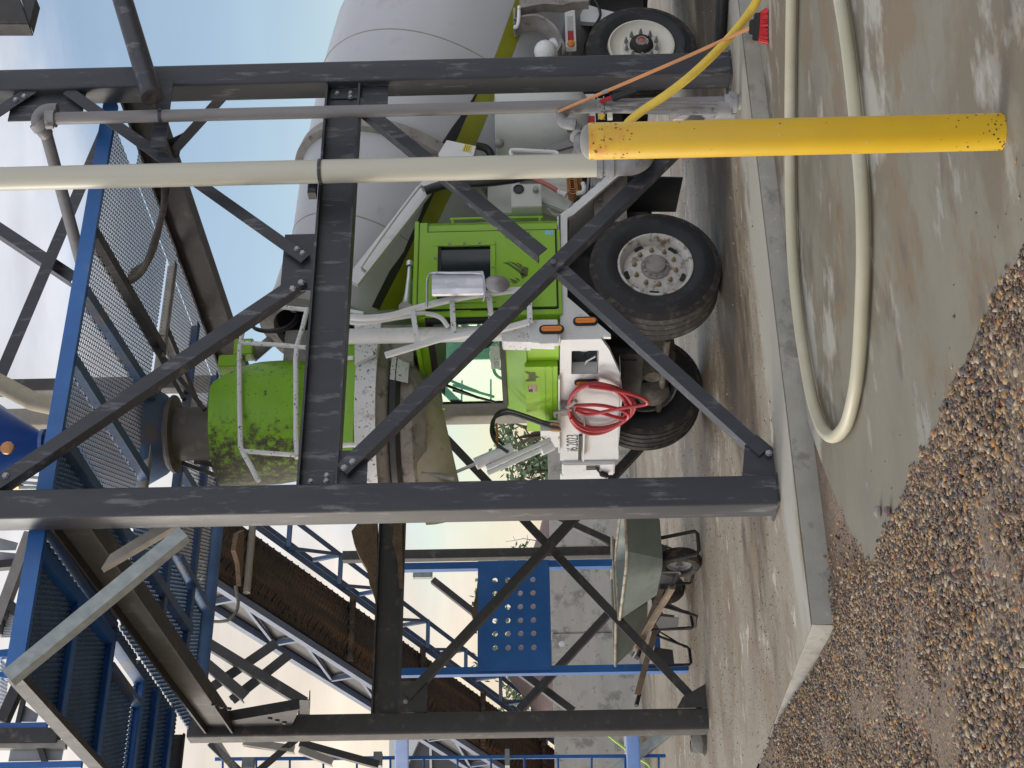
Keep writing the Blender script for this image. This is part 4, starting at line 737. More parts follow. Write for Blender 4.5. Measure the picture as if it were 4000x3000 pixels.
part('brace_bow', M['white'], tk, lambda b: b.tube(bez([HT(1300, 1235, 1.4), HT(1400, 1262, 1.4), HT(1560, 1240, 1.4), HT(1660, 1226, 1.4), HT(1720, 1240, 1.4), HT(1748, 1275, 1.4)], 5), .02, 8))
part('lamp_box', M['white'], tk, lambda b: (b.prism([HT(x, y, 1.345) for x, y in ((2062, 1256), (2080, 1248), (2178, 1246), (2180, 1300), (2168, 1340), (2072, 1336))], (0, .10, 0)), b.box(2.06, 2.20, 1.346, 1.40, 1.445, 1.60)), bevel=.006)
part('post_gusset', M['whitechip'], tk, lambda b: b.prism([HT(x, y, 1.36) for x, y in ((1960, 1300), (2040, 1270), (2070, 1262), (2072, 1336), (1965, 1334), (1960, 1325))], (0, .12, 0)))
part('post_foot', M['whitechip'], tk, lambda b: b.box(2.12, 2.22, 1.36, 1.48, 1.436, 1.50))
# ---- mirror and horn
my = 1.16
mi = thing_part('mirror', tk); a, c = HT(1690, 1068, my), HT(1890, 1155, my)
def mback(b):
    n = 10; x0, x1 = c.x, a.x; w_ = (x1 - x0) / 2; xm = (x0 + x1) / 2; ring = []
    for i in range(n + 1): q = math.pi * i / n; ring.append((xm + w_ * math.cos(q), my - .055 * math.sin(q) ** .6 if 0 < i < n else my))
    b.prism([(x, y, c.z) for x, y in ring], (0, 0, a.z - c.z))
part('housing', M['chrome'], mi, mback, bevel=.006)
part('glass', M['mirrorback'], mi, lambda b: b.box(c.x + .006, a.x - .006, my + .001, my + .006, c.z + .01, a.z - .01))
part('bracket', M['chrome'], mi, lambda b: (b.tube(bez([HT(1668, 1200, my), HT(1668, 1110, my), HT(1675, 1078, my), HT(1695, 1066, my - .05), HT(1760, 1066, my - .06), HT(1870, 1068, my - .06), HT(1890, 1085, my - .06), HT(1894, 1150, my - .02), HT(1888, 1178, my)], 4), .010, 8), b.bar(HT(1895, 1115, my), HT(1920, 1118, my - .04), .03, .03)))
cm = HT(1942, 1108, my - .03)
part('round_mirror', M['mirrorback'], mi, lambda b: b.lathe(cm, V((.28, -.96, -.1)), [(-.03, .05), (-.018, .088), (0, .098), (.006, .096), (.018, .07), (.03, .03), (.032, 1e-3)], 32))
hn = [HT(1600, 1042, 1.62), HT(1598, 1085, 1.60), HT(1592, 1150, 1.57), HT(1588, 1185, 1.55), HT(1584, 1202, 1.54)]
part('horn', M['chrome'], tk, lambda b: (b.tube(hn, [.016, .02, .026, .036, .058], 16), b.lathe(hn[0], hn[0] - hn[1], [(0, .03), (.05, .03), (.05, 1e-3)], 12)))
# ---- hopper, guard cage, slewing ring and chute
hc = V((2.03, 2.45, 0))
def hopper(b):
    n = 64; lv = [(1.0, .515), (.85, .52), (.6, .508), (.3, .455), (.12, .40), (0, .34)]; base = len(b.v)
    for f, r_ in lv:
        for k in range(n):
            a = 2 * math.pi * k / n; c_, s_ = math.cos(a), math.sin(a); zt = 4.25 - .62 * max(0, c_ - .15) ** 1.2 - .25 * max(0, s_) * max(0, c_); b.v.append((hc.x + r_ * c_, hc.y + r_ * s_, 3.05 + (zt - 3.05) * f))
    for f, r_ in ((1.0, .495), (.6, .47), (.2, .36)):
        for k in range(n):
            a = 2 * math.pi * k / n; c_, s_ = math.cos(a), math.sin(a); zt = 4.25 - .62 * max(0, c_ - .15) ** 1.2 - .25 * max(0, s_) * max(0, c_); b.v.append((hc.x + r_ * c_, hc.y + r_ * s_, 3.05 + (zt - 3.05) * f))
    for i in range(5):
        for k in range(n): b.f.append((base + i * n + k, base + (i + 1) * n + k, base + (i + 1) * n + (k + 1) % n, base + i * n + (k + 1) % n))
    o = base + 6 * n
    for k in range(n): b.f.append((base + k, base + (k + 1) % n, o + (k + 1) % n, o + k))
    for i in range(2):
        for k in range(n): b.f.append((o + i * n + k, o + i * n + (k + 1) % n, o + (i + 1) * n + (k + 1) % n, o + (i + 1) * n + k))
hp = part('hopper', M['hopper'], tk, hopper)
part('vent', M['seal'], hp, lambda b: [b.bar(HT(1292 + 22 * i, 1292 + 4 * i, 2.02), HT(1330 + 22 * i, 1352 - 4 * i, 2.02), .006, .028) for i in range(4)])
part('vent_panel', M['greensplat'], hp, lambda b: b.prism([HT(x, y, 2.03) for x, y in ((1240, 1395), (1250, 1300), (1325, 1282), (1385, 1300), (1392, 1400))], (0, .05, 0)))
part('lower_chute', M['green'], hp, lambda b: b.prism([HT(x, y, 2.06) for x, y in ((1230, 1400), (1400, 1400), (1392, 1600), (1386, 1785), (1240, 1800))], (0, .5, 0)), bevel=.02)
cg = thing_part('guard_cage', tk)
for pp in ([(938, 1345), (935, 1400), (936, 1560), (940, 1745), (950, 1768), (985, 1830), (1010, 1880)], [(1200, 1205), (1182, 1280), (1160, 1350), (1155, 1400), (1156, 1560), (1156, 1700), (1160, 1790)]): part('rail', M['whitechip'], cg, lambda b: b.tube([HT(x, y, 1.88) for x, y in pp], .021, 8))
for pp in ([(940, 1338), (1000, 1342), (1100, 1348), (1195, 1358)], [(950, 1762), (1050, 1770), (1160, 1778)], [(1065, 1195), (1130, 1203), (1200, 1210)], [(938, 1340), (950, 1290), (965, 1250), (980, 1215)]): part('crossbar', M['whitechip'], cg, lambda b: b.tube([HT(x, y, 1.88) for x, y in pp], .019, 8))
for pp in ([(1300, 1800), (1305, 1770), (1325, 1742), (1400, 1738)], [(1330, 1400), (1380, 1398)], [(1280, 1208), (1345, 1212), (1420, 1225)], [(1285, 1212), (1330, 1240), (1360, 1252), (1400, 1252)]): part('hoop', M['white'], cg, lambda b: b.tube(bez([HT(x, y, 1.8) for x, y in pp], 4), .018, 8))
rc = V((1.98, 2.50, 0))
rg = part('slewing_frame', M['whitechip'], tk, lambda b: (b.lathe(rc, Z, [(2.89, .76), (3.055, .76), (3.055, .70), (2.89, .70), (2.89, .76)], 56), b.prism([HT(x, y, 1.72) for x, y in ((1385, 1248), (1420, 1232), (1482, 1246), (1490, 1260), (1470, 1380), (1385, 1420))], (0, .05, 0))), bevel=.004)
part('gear_ring', M['grime'], rg, lambda b: b.lathe(rc, Z, [(2.887, .72), (2.83, .68), (2.80, .62), (2.80, .60)], 48))
part('seal_band', M['blackhose'], rg, lambda b: b.lathe(rc, Z, [(2.80, .64), (2.79, .655), (2.745, .655), (2.73, .62), (2.71, .60)], 48))
part('skirt', M['grime'], rg, lambda b: (b.lathe(rc, Z, [(2.735, .60), (2.62, .55), (2.56, .46), (2.52, .40)], 40), b.box(2.3, 2.62, 1.95, 2.1, 2.62, 2.9), b.box(2.45, 2.75, 2.1, 2.9, 2.55, 3.0)), smooth=30)
part('white_skirt', M['whitechip'], rg, lambda b: b.lathe(rc, Z, [(2.79, .668), (2.66, .62), (2.65, .61)], 20, 232, 300))
def chute(b):
    a, e = V((2.36, 2.5, 2.58)), V((1.32, 2.62, 2.45)); n = 14
    for r_, dz in ((.33, 0), (.315, .004)):
        base = len(b.v)
        for i in range(9):
            f = i / 8; p = a.lerp(e, f); rr = r_ * (.78 + .30 * f)
            for k in range(n + 1): q = math.pi * k / n; b.v.append((p.x, p.y - rr * math.cos(q), p.z + .12 + dz - rr * math.sin(q) * .95))
        for i in range(8):
            for k in range(n): b.f.append((base + i * (n + 1) + k, base + (i + 1) * (n + 1) + k, base + (i + 1) * (n + 1) + k + 1, base + i * (n + 1) + k + 1))
ct = part('chute', M['chute'], tk, chute)
part('chute_rib', M['grime'], ct, lambda b: b.bar((1.45, 2.28, 2.56), (1.42, 2.32, 2.30), .05, .03)); part('chute_rib', M['grime'], ct, lambda b: b.bar((1.35, 2.5, 2.22), (1.45, 2.72, 2.26), .06, .05))
cy_ = thing_part('hydraulic_cylinder', tk); cp = [HT(x, y, 2.6) for x, y in ((1722, 1868), (1858, 1812), (2000, 1752), (2150, 1716))]
part('rod', M['chrome'], cy_, lambda b: (b.tube([cp[0], cp[1]], .014, 10), b.tube([HT(1720, 1860, 2.6), HT(1738, 1854, 2.6)], .035, 10)))
part('barrel', M['white'], cy_, lambda b: (b.tube([cp[1], cp[2]], .052, 18), b.tube([HT(1905, 1848, 2.56), HT(2140, 1745, 2.56)], .022, 10), b.tube([HT(1900, 1828, 2.6), cp[3]], .020, 10)), bevel=0)
part('mount', M['white'], cy_, lambda b: (b.box(2.0, 2.10, 2.62, 2.72, 1.44, 1.60), b.box(2.02, 2.12, 2.70, 2.95, 1.45, 1.55))); part('pivot', M['white'], cy_, lambda b: b.tube([HT(2115, 1762, 2.56), HT(2160, 1740, 2.56)], .04, 10))
for off in (0, 1):
    part('hose', M['blackhose'], cy_, lambda b: b.tube(bez([HT(x + 7 * off * (1 if i < 4 else -1), y + 14 * off, 2.6 - .05 * off) for i, (x, y) in enumerate(((2180, 1660), (2130, 1650), (2060, 1625), (1980, 1602), (1940, 1618), (1926, 1660), (1934, 1700), (1958, 1730), (1992, 1752)))], 6), .014, 8))
for pa, pb, r_ in (((2150, 1656), (2185, 1660), .018), ((2150, 1676), (2190, 1682), .018), ((1940, 1655), (1945, 1780), .010)): part('hose_fitting', M['copper'], cy_, lambda b: b.tube([HT(*pa, 2.57), HT(*pb, 2.57)], r_, 8))
# ---- drum
ax = V((-math.cos(.336), 0, math.sin(.336))); d0 = V((4.425, 2.50, 2.864))
prof = [(1.62, .50), (1.62, .60), (1.55, .615), (1.37, .625), (.79, .70), (.10, .90), (0, .925), (-.45, 1.03), (-.95, 1.145), (-1.6, 1.25), (-2.6, 1.24), (-3.6, .95), (-3.9, .4), (-3.92, .01)]
dm = part('drum', M['drum'], tk, lambda b: b.lathe(d0, ax, prof, 96), smooth=60)
def drad(d):
    for (a, ra), (b_, rb) in zip(prof, prof[1:]):
        if a >= d >= b_: return ra + (rb - ra) * (a - d) / (a - b_ + 1e-9)
    return .3
part('roller_ring', M['grime'], dm, lambda b: b.lathe(d0, ax, [(-.05, .93), (-.05, .985), (.06, .985), (.06, .90)], 96), smooth=30)
part('weld_seam', M['bootrubber'] if 0 else M['beigesteel'], dm, lambda b: [b.lathe(d0, ax, [(d - .006, drad(d - .006) + .0005), (d, drad(d) + .004), (d + .006, drad(d + .006) + .0005)], 96) for d in (-.95, -2.3, .80)])
_u = ax.orthogonal().normalized(); _v = ax.cross(_u)
def on_drum(x, y):         # sight line meets the drum skin
    d = ray(x, y); d = d.normalized(); t = 6.0; prev = None
    while t < 24:
        p = CAM + d * t; q = p - d0; l = q.dot(ax); r = (q - ax * l).length
        if -3.9 < l < 1.6 and r < drad(l): break
        t += .01
    a = math.atan2((q - ax * l).dot(_v), (q - ax * l).dot(_u)); return l, a
def dpt(l, a, e): r = drad(l) + e; return d0 + ax * l + (_u * math.cos(a) + _v * math.sin(a)) * r
def stripe(b, rows, e):
    # rows of (upper edge pixel, lower edge pixel) -> drum coordinates, resampled along the skin
    R = [(on_drum(*p), on_drum(*q)) for p, q in rows]; n = 8; m_ = 6; g = []
    for i in range(len(R) - 1):
        for k in range(n):
            f = k / n; A = [R[i][j][c] + (R[i + 1][j][c] - R[i][j][c]) * f for j in (0, 1) for c in (0, 1)]; g.append(A)
    g.append([R[-1][j][c] for j in (0, 1) for c in (0, 1)]); base = len(b.v)
    for A in g:
        for k in range(m_ + 1): f = k / m_; b.v.append(tuple(dpt(A[0] + (A[2] - A[0]) * f, A[1] + (A[3] - A[1]) * f, e)))
    for i in range(len(g) - 1):
        for k in range(m_): b.f.append((base + i * (m_ + 1) + k, base + i * (m_ + 1) + k + 1, base + (i + 1) * (m_ + 1) + k + 1, base + (i + 1) * (m_ + 1) + k))
part('green_stripe', M['olive'], dm, lambda b: stripe(b, [((1470, 1215), (1560, 1205)), ((1560, 1050), (1640, 1010)), ((1650, 850), (1740, 800)), ((1755, 600), (1860, 555)), ((1850, 400), (1925, 395)), ((1940, 200), (2010, 190)), ((1990, 60), (2060, 55)), ((2030, -60), (2100, -60))], .003))
part('black_stripe', M['blackst'], dm, lambda b: stripe(b, [((1450, 1200), (1480, 1210)), ((1520, 1060), (1560, 1050)), ((1575, 985), (1605, 960)), ((1640, 840), (1660, 830)), ((1725, 560), (1762, 590)), ((1760, 505), (1815, 470)), ((1820, 425), (1848, 405)), ((1860, 360), (1866, 362))], .0045))
# ---- drum pedestal: white strut with handrail, water tank, controls
Sw = M['white']
part('strut', M['white'], tk, lambda b: (b.bar(HT(1375, 1105, 1.75), HT(1705, 685, 1.75), .12, .05, FN),))
part('handrail', M['white'], tk, lambda b: b.tube(bez([HT(1425, 1060, 1.7), HT(1412, 1045, 1.62), HT(1425, 1020, 1.6), HT(1530, 870, 1.6), HT(1625, 745, 1.6), HT(1645, 728, 1.62), HT(1655, 745, 1.7)], 5), .014, 8))
wt = part('water_tank', M['whiteworn'] if 0 else mat('grimy_white_tank', (.56, .58, .56), .5, 0, .08, 3, (1, 1, 1), [((.34, .34, .30), 3, .55, .2, (1, 1, .4)), ((.12, .11, .10), 25, .72, .04)]), tk, lambda b: b.lathe((HT(2100, 475, 1.85).x, 1.85, 0), Z, [(1.94, .01), (1.94, .34), (1.93, .365), (1.75, .375), (1.5, .37), (1.32, .345), (1.2, .29), (1.13, .2), (1.10, .05), (1.1, .001)], 48))
part('tank_fitting', M['greypipe2'], wt, lambda b: (b.sphere(HT(1945, 470, 1.6), .03, 10), b.sphere(HT(1950, 560, 1.6), .045, 12), b.tube([HT(1950, 420, 1.74), HT(1948, 520, 1.74)], .02, 8), b.tube([HT(1940, 445, 1.74), HT(1915, 425, 1.74)], .01, 6)))
part('tank_guard', M['white'], tk, lambda b: (b.tube(bez([HT(2002, 618, 1.55), HT(1995, 596, 1.55), HT(2008, 586, 1.55), HT(2080, 590, 1.55), HT(2160, 594, 1.55), HT(2178, 602, 1.55), HT(2176, 620, 1.55)], 4), .018, 8),))
part('tank_bracket', M['greypipe'], tk, lambda b: (b.bar(HT(2130, 590, 1.6), HT(2240, 560, 1.6), .07, .03, FN), b.bar(HT(2235, 560, 1.6), HT(2262, 490, 1.6), .05, .05, FN), b.tube([HT(2215, 500, 1.6), HT(2260, 500, 1.6)], .04, 10)))
vb = part('valve_cover', M['white'], tk, lambda b: b.prism([HT(x, y, 1.42) for x, y in ((1712, 600), (1745, 546), (1860, 570), (1845, 625), (1805, 660), (1728, 650))], (0, .14, 0)), bevel=.004)
part('warning_label', M['ystick'], vb, lambda b: b.prism([HT(x, y, 1.4185) for x, y in ((1816, 563), (1844, 570), (1838, 596), (1804, 590))], (0, .001, 0)))
part('warning_text', M['ink'], vb, lambda b: [b.prism([HT(x + 1.6 * i, y, 1.4178) for x, y in ((1818 + 8 * k, 568 + 2 * k), (1820 + 8 * k, 568 + 2 * k), (1814 + 8 * k, 588), (1812 + 8 * k, 588))], (0, .0005, 0)) for k in range(3) for i in (0,)])
part('cable_loom', M['blackhose'], tk, lambda b: (b.tube(bez([HT(1660, 745, 1.62), HT(1740, 722, 1.6), HT(1860, 715, 1.55), HT(1960, 705, 1.55), HT(2040, 690, 1.55), HT(2100, 660, 1.55)], 6), .04, 10), b.tube(bez([HT(1860, 570, 1.5), HT(1900, 580, 1.52), HT(1918, 610, 1.55), HT(1900, 640, 1.6)], 6), .035, 10)))
part('loom_clamp', M['greypipe2'], tk, lambda b: [b.lathe(HT(1905 + 40 * i, 706 - 6 * i, 1.55), HT(1945, 700, 1.55) - HT(1905, 706, 1.55), [(-.02, .045), (.02, .045)], 12) for i in range(3)])
bdm = mat('grey_green_tank_paint', (.47, .49, .45), .5, 0, .08, 3, (1, 1, 1), [((.25, .25, .19), 3, .56, .2, (1, 1, .5))])
part('rear_body', bdm, tk, lambda b: (b.prism([HT(x, y, 1.75) for x, y in ((1905, 690), (1905, 835), (2210, 835), (2240, 800), (2245, 690))], (0, .55, 0)), b.prism([HT(x, y, 1.6) for x, y in ((2030, 700), (2030, 760), (2215, 830), (2240, 790), (2240, 670), (2050, 640))], (0, .14, 0))), bevel=.01)
gb = part('gauge_box', bdm, tk, lambda b: b.box(3.43, 3.67, 1.42, 1.58, 1.55, 1.80), bevel=.006)
part('gauge', M['black'], gb, lambda b: (b.lathe((3.63 - .02, 1.42, 1.74), (0, -1, 0), [(0, .045), (.012, .045), (.014, .036), (.008, .034), (.008, 1e-3)], 20)))
part('knob', M['galv'], gb, lambda b: b.lathe((3.59, 1.42, 1.60), (0, -1, 0), [(0, .025), (.04, .022), (.042, 1e-3)], 12))
part('pipe', M['pinkpipe'], tk, lambda b: b.tube(bez([HT(2068, 690, 1.55), HT(2110, 710, 1.54), HT(2150, 728, 1.53), HT(2185, 752, 1.53)], 4), .020, 10))
part('nozzle', M['whiteworn'], tk, lambda b: b.tube([HT(2180, 748, 1.53), HT(2212, 762, 1.53)], .028, 10))
part('elbow', M['whiteworn'], tk, lambda b: (b.tube(bez([HT(2250, 755, 1.52), HT(2275, 752, 1.52), HT(2282, 735, 1.52), HT(2276, 715, 1.52)], 4), .02, 10)))
part('coil', M['copper'], tk, lambda b: ([b.lathe(HT(2232 + 1 * i, 702 + 9 * i, 1.55), Y, [(-.05, .035), (-.05, .042), (.05, .042), (.05, .035)], 12) for i in range(7)], [b.tube([HT(2252 + 9 * i, 690, 1.56), HT(2256 + 8 * i, 770, 1.54)], .008, 6) for i in range(3)]))
for i in range(4): part('air_line', M['greypipe2'], tk, lambda b: b.tube([HT(2300 + 12 * i, 690, 1.6), HT(2290 + 18 * i, 770 + 10 * (i % 2), 1.55)], .011, 6))
part('air_line', M['greypipe2'], tk, lambda b: b.tube(bez([HT(2140, 818, 1.5), HT(2170, 840, 1.48), HT(2210, 838, 1.48), HT(2240, 815, 1.5)], 5), .014, 8))
# ---- things under and behind the drum at the right
sp = part('side_bar', M['white'], tk, lambda b: b.box(5.46, 6.6, 1.72, 1.78, 1.205, 1.30), bevel=.004)
part('reflector', M['silver'], sp, lambda b: b.box(5.66, 5.84, 1.717, 1.7195, 1.225, 1.28)); part('reflector', M['red'], sp, lambda b: b.box(5.54, 5.655, 1.717, 1.7195, 1.225, 1.28)); part('end_lamp', M['amber'], sp, lambda b: b.lathe((5.495, 1.7195, 1.252), (0, -1, 0), [(0, .036), (.02, .034), (.026, .02), (.027, 1e-3)], 20))
part('side_bar', M['white'], tk, lambda b: b.box(4.1, 4.9, 1.72, 1.75, 1.06, 1.16), bevel=.004); part('reflector', M['red'], tk, lambda b: b.box(4.55, 4.64, 1.716, 1.7195, 1.07, 1.15))
tkk = part('air_tank', M['white'], tk, lambda b: b.lathe((5.75, 2.05, 1.42), X, [(-.28, .001), (-.27, .09), (-.2, .17), (-.1, .2), (.9, .2), (.9, .001)], 28))
def band(b, px_, t0, t1, th=.02):
    P_ = bez([HT(x, y, t0) for x, y in px_], 5); dy_ = V((0, t1 - t0, 0))
    for p, q in zip(P_, P_[1:]):
        nn = (q - p).cross(Y).normalized() * th; b.prism([p, q, q + nn, p + nn], dy_)
part('strap', M['grime'], tk, lambda b: band(b, ((2004, 30), (2008, 82), (2040, 66), (2100, 62), (2150, 92), (2178, 130), (2186, 165), (2170, 196)), 1.30, 1.50), smooth=0)
part('strap_lip', M['whitechip'], tk, lambda b: b.tube(bez([HT(x, y, 1.29) for x, y in ((2028, 25), (2026, 80), (2018, 104), (2006, 106))], 4), .016, 8))
part('tank_end', M['white'], tk, lambda b: (b.sphere(HT(2130, 200, 1.45), .10, 16), ))
part('tank_end', M['white'], tk, lambda b: (b.sphere(HT(2170, 185, 1.5), .09, 16), ))
part('torn_panel', M['grime'], tk, lambda b: b.prism([HT(x, y, 1.30) for x, y in ((2028, -20), (2034, 30), (2120, 14), (2200, 18), (2235, 8), (2300, 4), (2300, -20))], (0, .1, 0)))
part('side_shelf', M['whitechip'], tk, lambda b: (b.box(5.95, 6.9, 1.66, 2.1, 1.80, 1.86), b.box(5.98, 6.04, 1.66, 1.72, 1.3, 1.80), b.box(6.0, 6.12, 1.8, 2.4, 1.86, 1.9)), bevel=.004)
part('hanger', M['white'], tk, lambda b: b.prism([(5.9, 1.9, .72), (6.02, 1.9, .72), (6.1, 1.9, .95), (6.2, 1.9, 1.15), (5.95, 1.9, 1.15)], (0, .05, 0)))
for pp in (((1975, -20, 1.7), (2000, 0, 1.7), (2040, 18, 1.7), (2070, 30, 1.7)), ((2300, -10, 1.8), (2330, 10, 1.8), (2345, 60, 1.8), (2320, 105, 1.8))): part('brake_line', M['blackhose'], tk, lambda b: b.tube(bez([HT(*q) for q in pp], 4), .014, 8))
# hydraulic hose coil on the hopper frame
part('hose_coil', M['blackhose'], tk, lambda b: [b.tube(bez([HT(x + 8 * k, y + 7 * k, 2.2 + .03 * k) for x, y in ((1205, 1160), (1130, 1175), (1060, 1200), (1000, 1240), (985, 1275), (1040, 1290), (1110, 1280), (1150, 1250), (1160, 1215), (1130, 1205))], 5), .014, 8) for k in range(2)])
part('motor', M['grime'], tk, lambda b: (b.box(2.45, 2.85, 2.3, 2.8, 3.55, 3.75), b.tube([HT(985, 1395, 2.5), HT(1060, 1330, 2.5)], .05, 10), b.box(2.55, 3.0, 2.2, 2.9, 3.2, 3.4)))
part('drum_mouth', M['blackst'], tk, lambda b: b.lathe(d0 + ax * 1.56, ax, [(.055, .50), (-.3, .45), (-.32, 1e-3)], 40))
part('mouth_ring', M['grime'], tk, lambda b: b.lathe(d0 + ax * 1.62, ax, [(-.02, .60), (-.02, .64), (.06, .64), (.06, .50), (-.01, .50)], 48))
part('green_lug', M['green'], tk, lambda b: (b.box(2.62, 2.78, 2.3, 2.42, 4.02, 4.18), b.box(2.5, 2.62, 2.3, 2.45, 4.1, 4.3)), bevel=.008)

# ---- red hose coiled on the bumper hook
rh = thing('coiled_hose', HS(2225, 1600, 2.08), 'red air hose coiled over a hook on the white front bumper', 'hose')
def rloops(b):
    pts = []; q = random.Random(4)
    for k, (cxp, cyp, ax_, ay_) in enumerate(((2340, 1590, 118, 92), (2352, 1586, 128, 84), (2335, 1596, 112, 98), (2345, 1592, 124, 90))):
        for i in range(16):
            a = 2 * math.pi * i / 16 + math.pi; pts.append(HS(cxp + ax_ * math.cos(a), cyp + ay_ * math.sin(a) * (1 - .15 * math.cos(a)), 2.105 - .022 * k + q.uniform(-.004, .004)))
    b.tube(bez(pts, 4), .0155, 8)
part('hose', M['redhose'], rh, rloops)
part('loose_loop', M['redhose'], rh, lambda b: (b.tube(bez([HS(x, y, 2.03) for x, y in ((2228, 1585), (2330, 1582), (2400, 1594), (2440, 1608), (2456, 1622), (2448, 1636), (2420, 1634), (2330, 1608), (2250, 1596))], 6), .0155, 8), b.tube(bez([HS(x, y, 2.02) for x, y in ((2300, 1510), (2380, 1520), (2470, 1540), (2520, 1560), (2528, 1576), (2500, 1584), (2440, 1592), (2400, 1600), (2300, 1618), (2250, 1602))], 6), .0155, 8)))
part('hook', M['grime'], rh, lambda b: (b.box(2.05, 2.139, 2.36, 2.46, 1.36, 1.43), b.tube([HS(2215, 1590, 2.03), HS(2250, 1566, 2.02)], .018, 8), b.tube([HS(2165, 1612, 2.04), HS(2235, 1598, 2.03)], .014, 8), b.tube([HS(2166, 1610, 2.04), HS(2170, 1628, 2.04)], .012, 8)))
# ================================================================ PIPES, HOSES, BOLLARD
pv = thing('cream_pipe', (2.57, -.15, 1.17), 'thick cream plastic downpipe clamped to the front beam, the thicker of the two upright pipes', 'pipe')
part('pipe', M['pvc'], pv, lambda b: b.tube([(2.57, -.15, 1.17), (2.57, -.15, 9)], .084, 28))
part('coupling', M['greypipe2'], pv, lambda b: (b.lathe((2.57, -.15, 0), Z, [(1.17, .06), (1.168, .088), (1.13, .09), (1.125, .075), (1.09, .075), (1.09, .098), (1.05, .098), (1.045, .08), (1.0, .08)], 24), b.tube(bez([(2.57, -.15, 1.02), (2.57, -.15, .93), (2.63, -.12, .86), (2.72, -.08, .83), (2.85, -.02, .83)], 5), .078, 18)))
part('pipe_clamp', M['steel'], pv, lambda b: (b.lathe((2.57, -.15, 3.10), Z, [(-.012, .086), (-.012, .092), (.012, .092), (.012, .086)], 28), b.box(2.46, 2.72, -.055, .02, 3.143, 3.20)))
gp_ = thing('grey_pipe', (3.12, -.15, .12), 'slim grey upright pipe with a coupled elbow at its top turning back over the walkway', 'pipe')
gx = 3.115; top = HT(212, 432, -.15).z
part('pipe', M['greypipe'], gp_, lambda b: (b.tube([(gx, -.15, .16), (gx, -.15, top)], .045, 18), b.tube([HT(180, 520, -.05), HT(330, 1075, .9)], .045, 18)))
part('elbow', M['greypipe'], gp_, lambda b: b.tube(bez([HT(225, 432, -.15), HT(185, 434, -.15), HT(157, 452, -.14), HT(150, 480, -.12), HT(165, 505, -.10), HT(182, 525, -.05)], 4), .052, 16))
part('coupling', M['greypipe2'], gp_, lambda b: (b.lathe((gx, -.15, HT(205, 430, -.15).z), Z, [(-.035, .046), (-.035, .064), (.03, .064), (.03, .05)], 18), b.box(gx - .085, gx + .085, -.165, -.135, HT(205, 430, -.15).z - .03, HT(205, 430, -.15).z + .025), b.lathe(HT(155, 490, -.12), HT(180, 520, -.05) - HT(150, 480, -.12), [(-.03, .05), (-.03, .064), (.03, .064), (.03, .05)], 18)))
part('flange', M['greypipe2'], gp_, lambda b: (b.lathe((gx, -.15, 0), Z, [(.121, .05), (.121, .056), (.15, .056), (.152, .075), (.20, .078), (.205, .06), (.24, .055)], 20)))
part('pipe_clamp', M['steel'], gp_, lambda b: (b.lathe((gx, -.15, HT(632, 420, -.15).z), Z, [(-.01, .046), (-.01, .053), (.01, .053), (.01, .046)], 18), b.bar(HT(648, 318, -.06), HT(618, 572, -.06), .11, .012, FN)))
gp2 = thing('bent_conduit', (2.9, -.12, .12), 'short grey conduit behind the bollard that hooks over at its top', 'pipe')
part('pipe', M['greypipe2'], gp2, lambda b: b.tube(bez([HT(2830, 424, -.12), HT(2600, 424, -.12), HT(2420, 420, -.12), HT(2290, 420, -.12), HT(2215, 432, -.12), HT(2192, 455, -.12), HT(2205, 480, -.12), HT(2250, 488, -.12)], 4), .042, 14))
part('flange', M['greypipe2'], gp2, lambda b: (b.lathe(HT(2760, 424, -.12), Z, [(-.03, .044), (-.03, .062), (.03, .062), (.03, .044)], 16), b.lathe(HT(2825, 424, -.12), Z, [(-.05, .055), (-.05, .07), (.06, .07), (.06, .044)], 16)))
cf = thing('cable_conduits', (3.0, -.1, .6), 'cluster of thin grey cables strapped between the two grey pipes behind the bollard', 'cables')
for i, (y0, y1) in enumerate(((392, 388), (400, 402), (408, 396), (412, 440), (440, 408))): part('cable', M['greypipe2'] if i % 2 else M['greypipe'], cf, lambda b: b.tube(bez([HT(2350, y0, -.19), HT(2440, (y0 + y1) / 2 + 5, -.2), HT(2560, y1, -.19), HT(2800, y1 + 4, -.18)], 5), .013, 8))
part('strut_channel', M['galv'], cf, lambda b: [b.box(HT(2362, 470, -.22).x, HT(2362, 380, -.22).x, -.235, -.228, z, z + .008) for z in (HT(2362, 420, -.23).z, HT(2338, 420, -.23).z)] + [b.box(HT(2350, 470 - 18 * i, -.22).x, HT(2350, 461 - 18 * i, -.22).x, -.235, -.229, HT(2362, 420, -.23).z, HT(2338, 420, -.23).z) for i in range(5)], bevel=.001)
part('strap', M['red'], cf, lambda b: b.bar(HT(2345, 398, -.26), HT(2395, 378, -.26), .03, .012, FN)); part('tool', M['black'], cf, lambda b: b.bar(HT(2390, 384, -.26), HT(2480, 352, -.26), .05, .02, FN))
part('cap', M['yellow'], cf, lambda b: b.lathe(HT(2350, 458, -.25), FN, [(0, .022), (.02, .022), (.02, 1e-3)], 14)); part('cap', M['pvc'], cf, lambda b: b.box(HT(2392, 470, -.24).x, HT(2392, 450, -.24).x, -.27, -.24, HT(2392, 460, -.24).z, HT(2372, 460, -.24).z))
vl = thing('valve_stack', (2.6, -.1, .9), 'dark grimy valve fittings beside the bollard top', 'valve')
part('valve', M['greypipe2'], vl, lambda b: (b.lathe(HT(2262, 560, -.1), X, [(-.12, .03), (-.12, .06), (-.1, .06), (-.1, .04), (.05, .04), (.05, .065), (.07, .065), (.07, .03)], 16), b.tube([HT(2240, 470, -.1), HT(2270, 560, -.1)], .022, 8), b.tube([HT(2290, 500, -.08), HT(2300, 600, -.08)], .03, 8)))
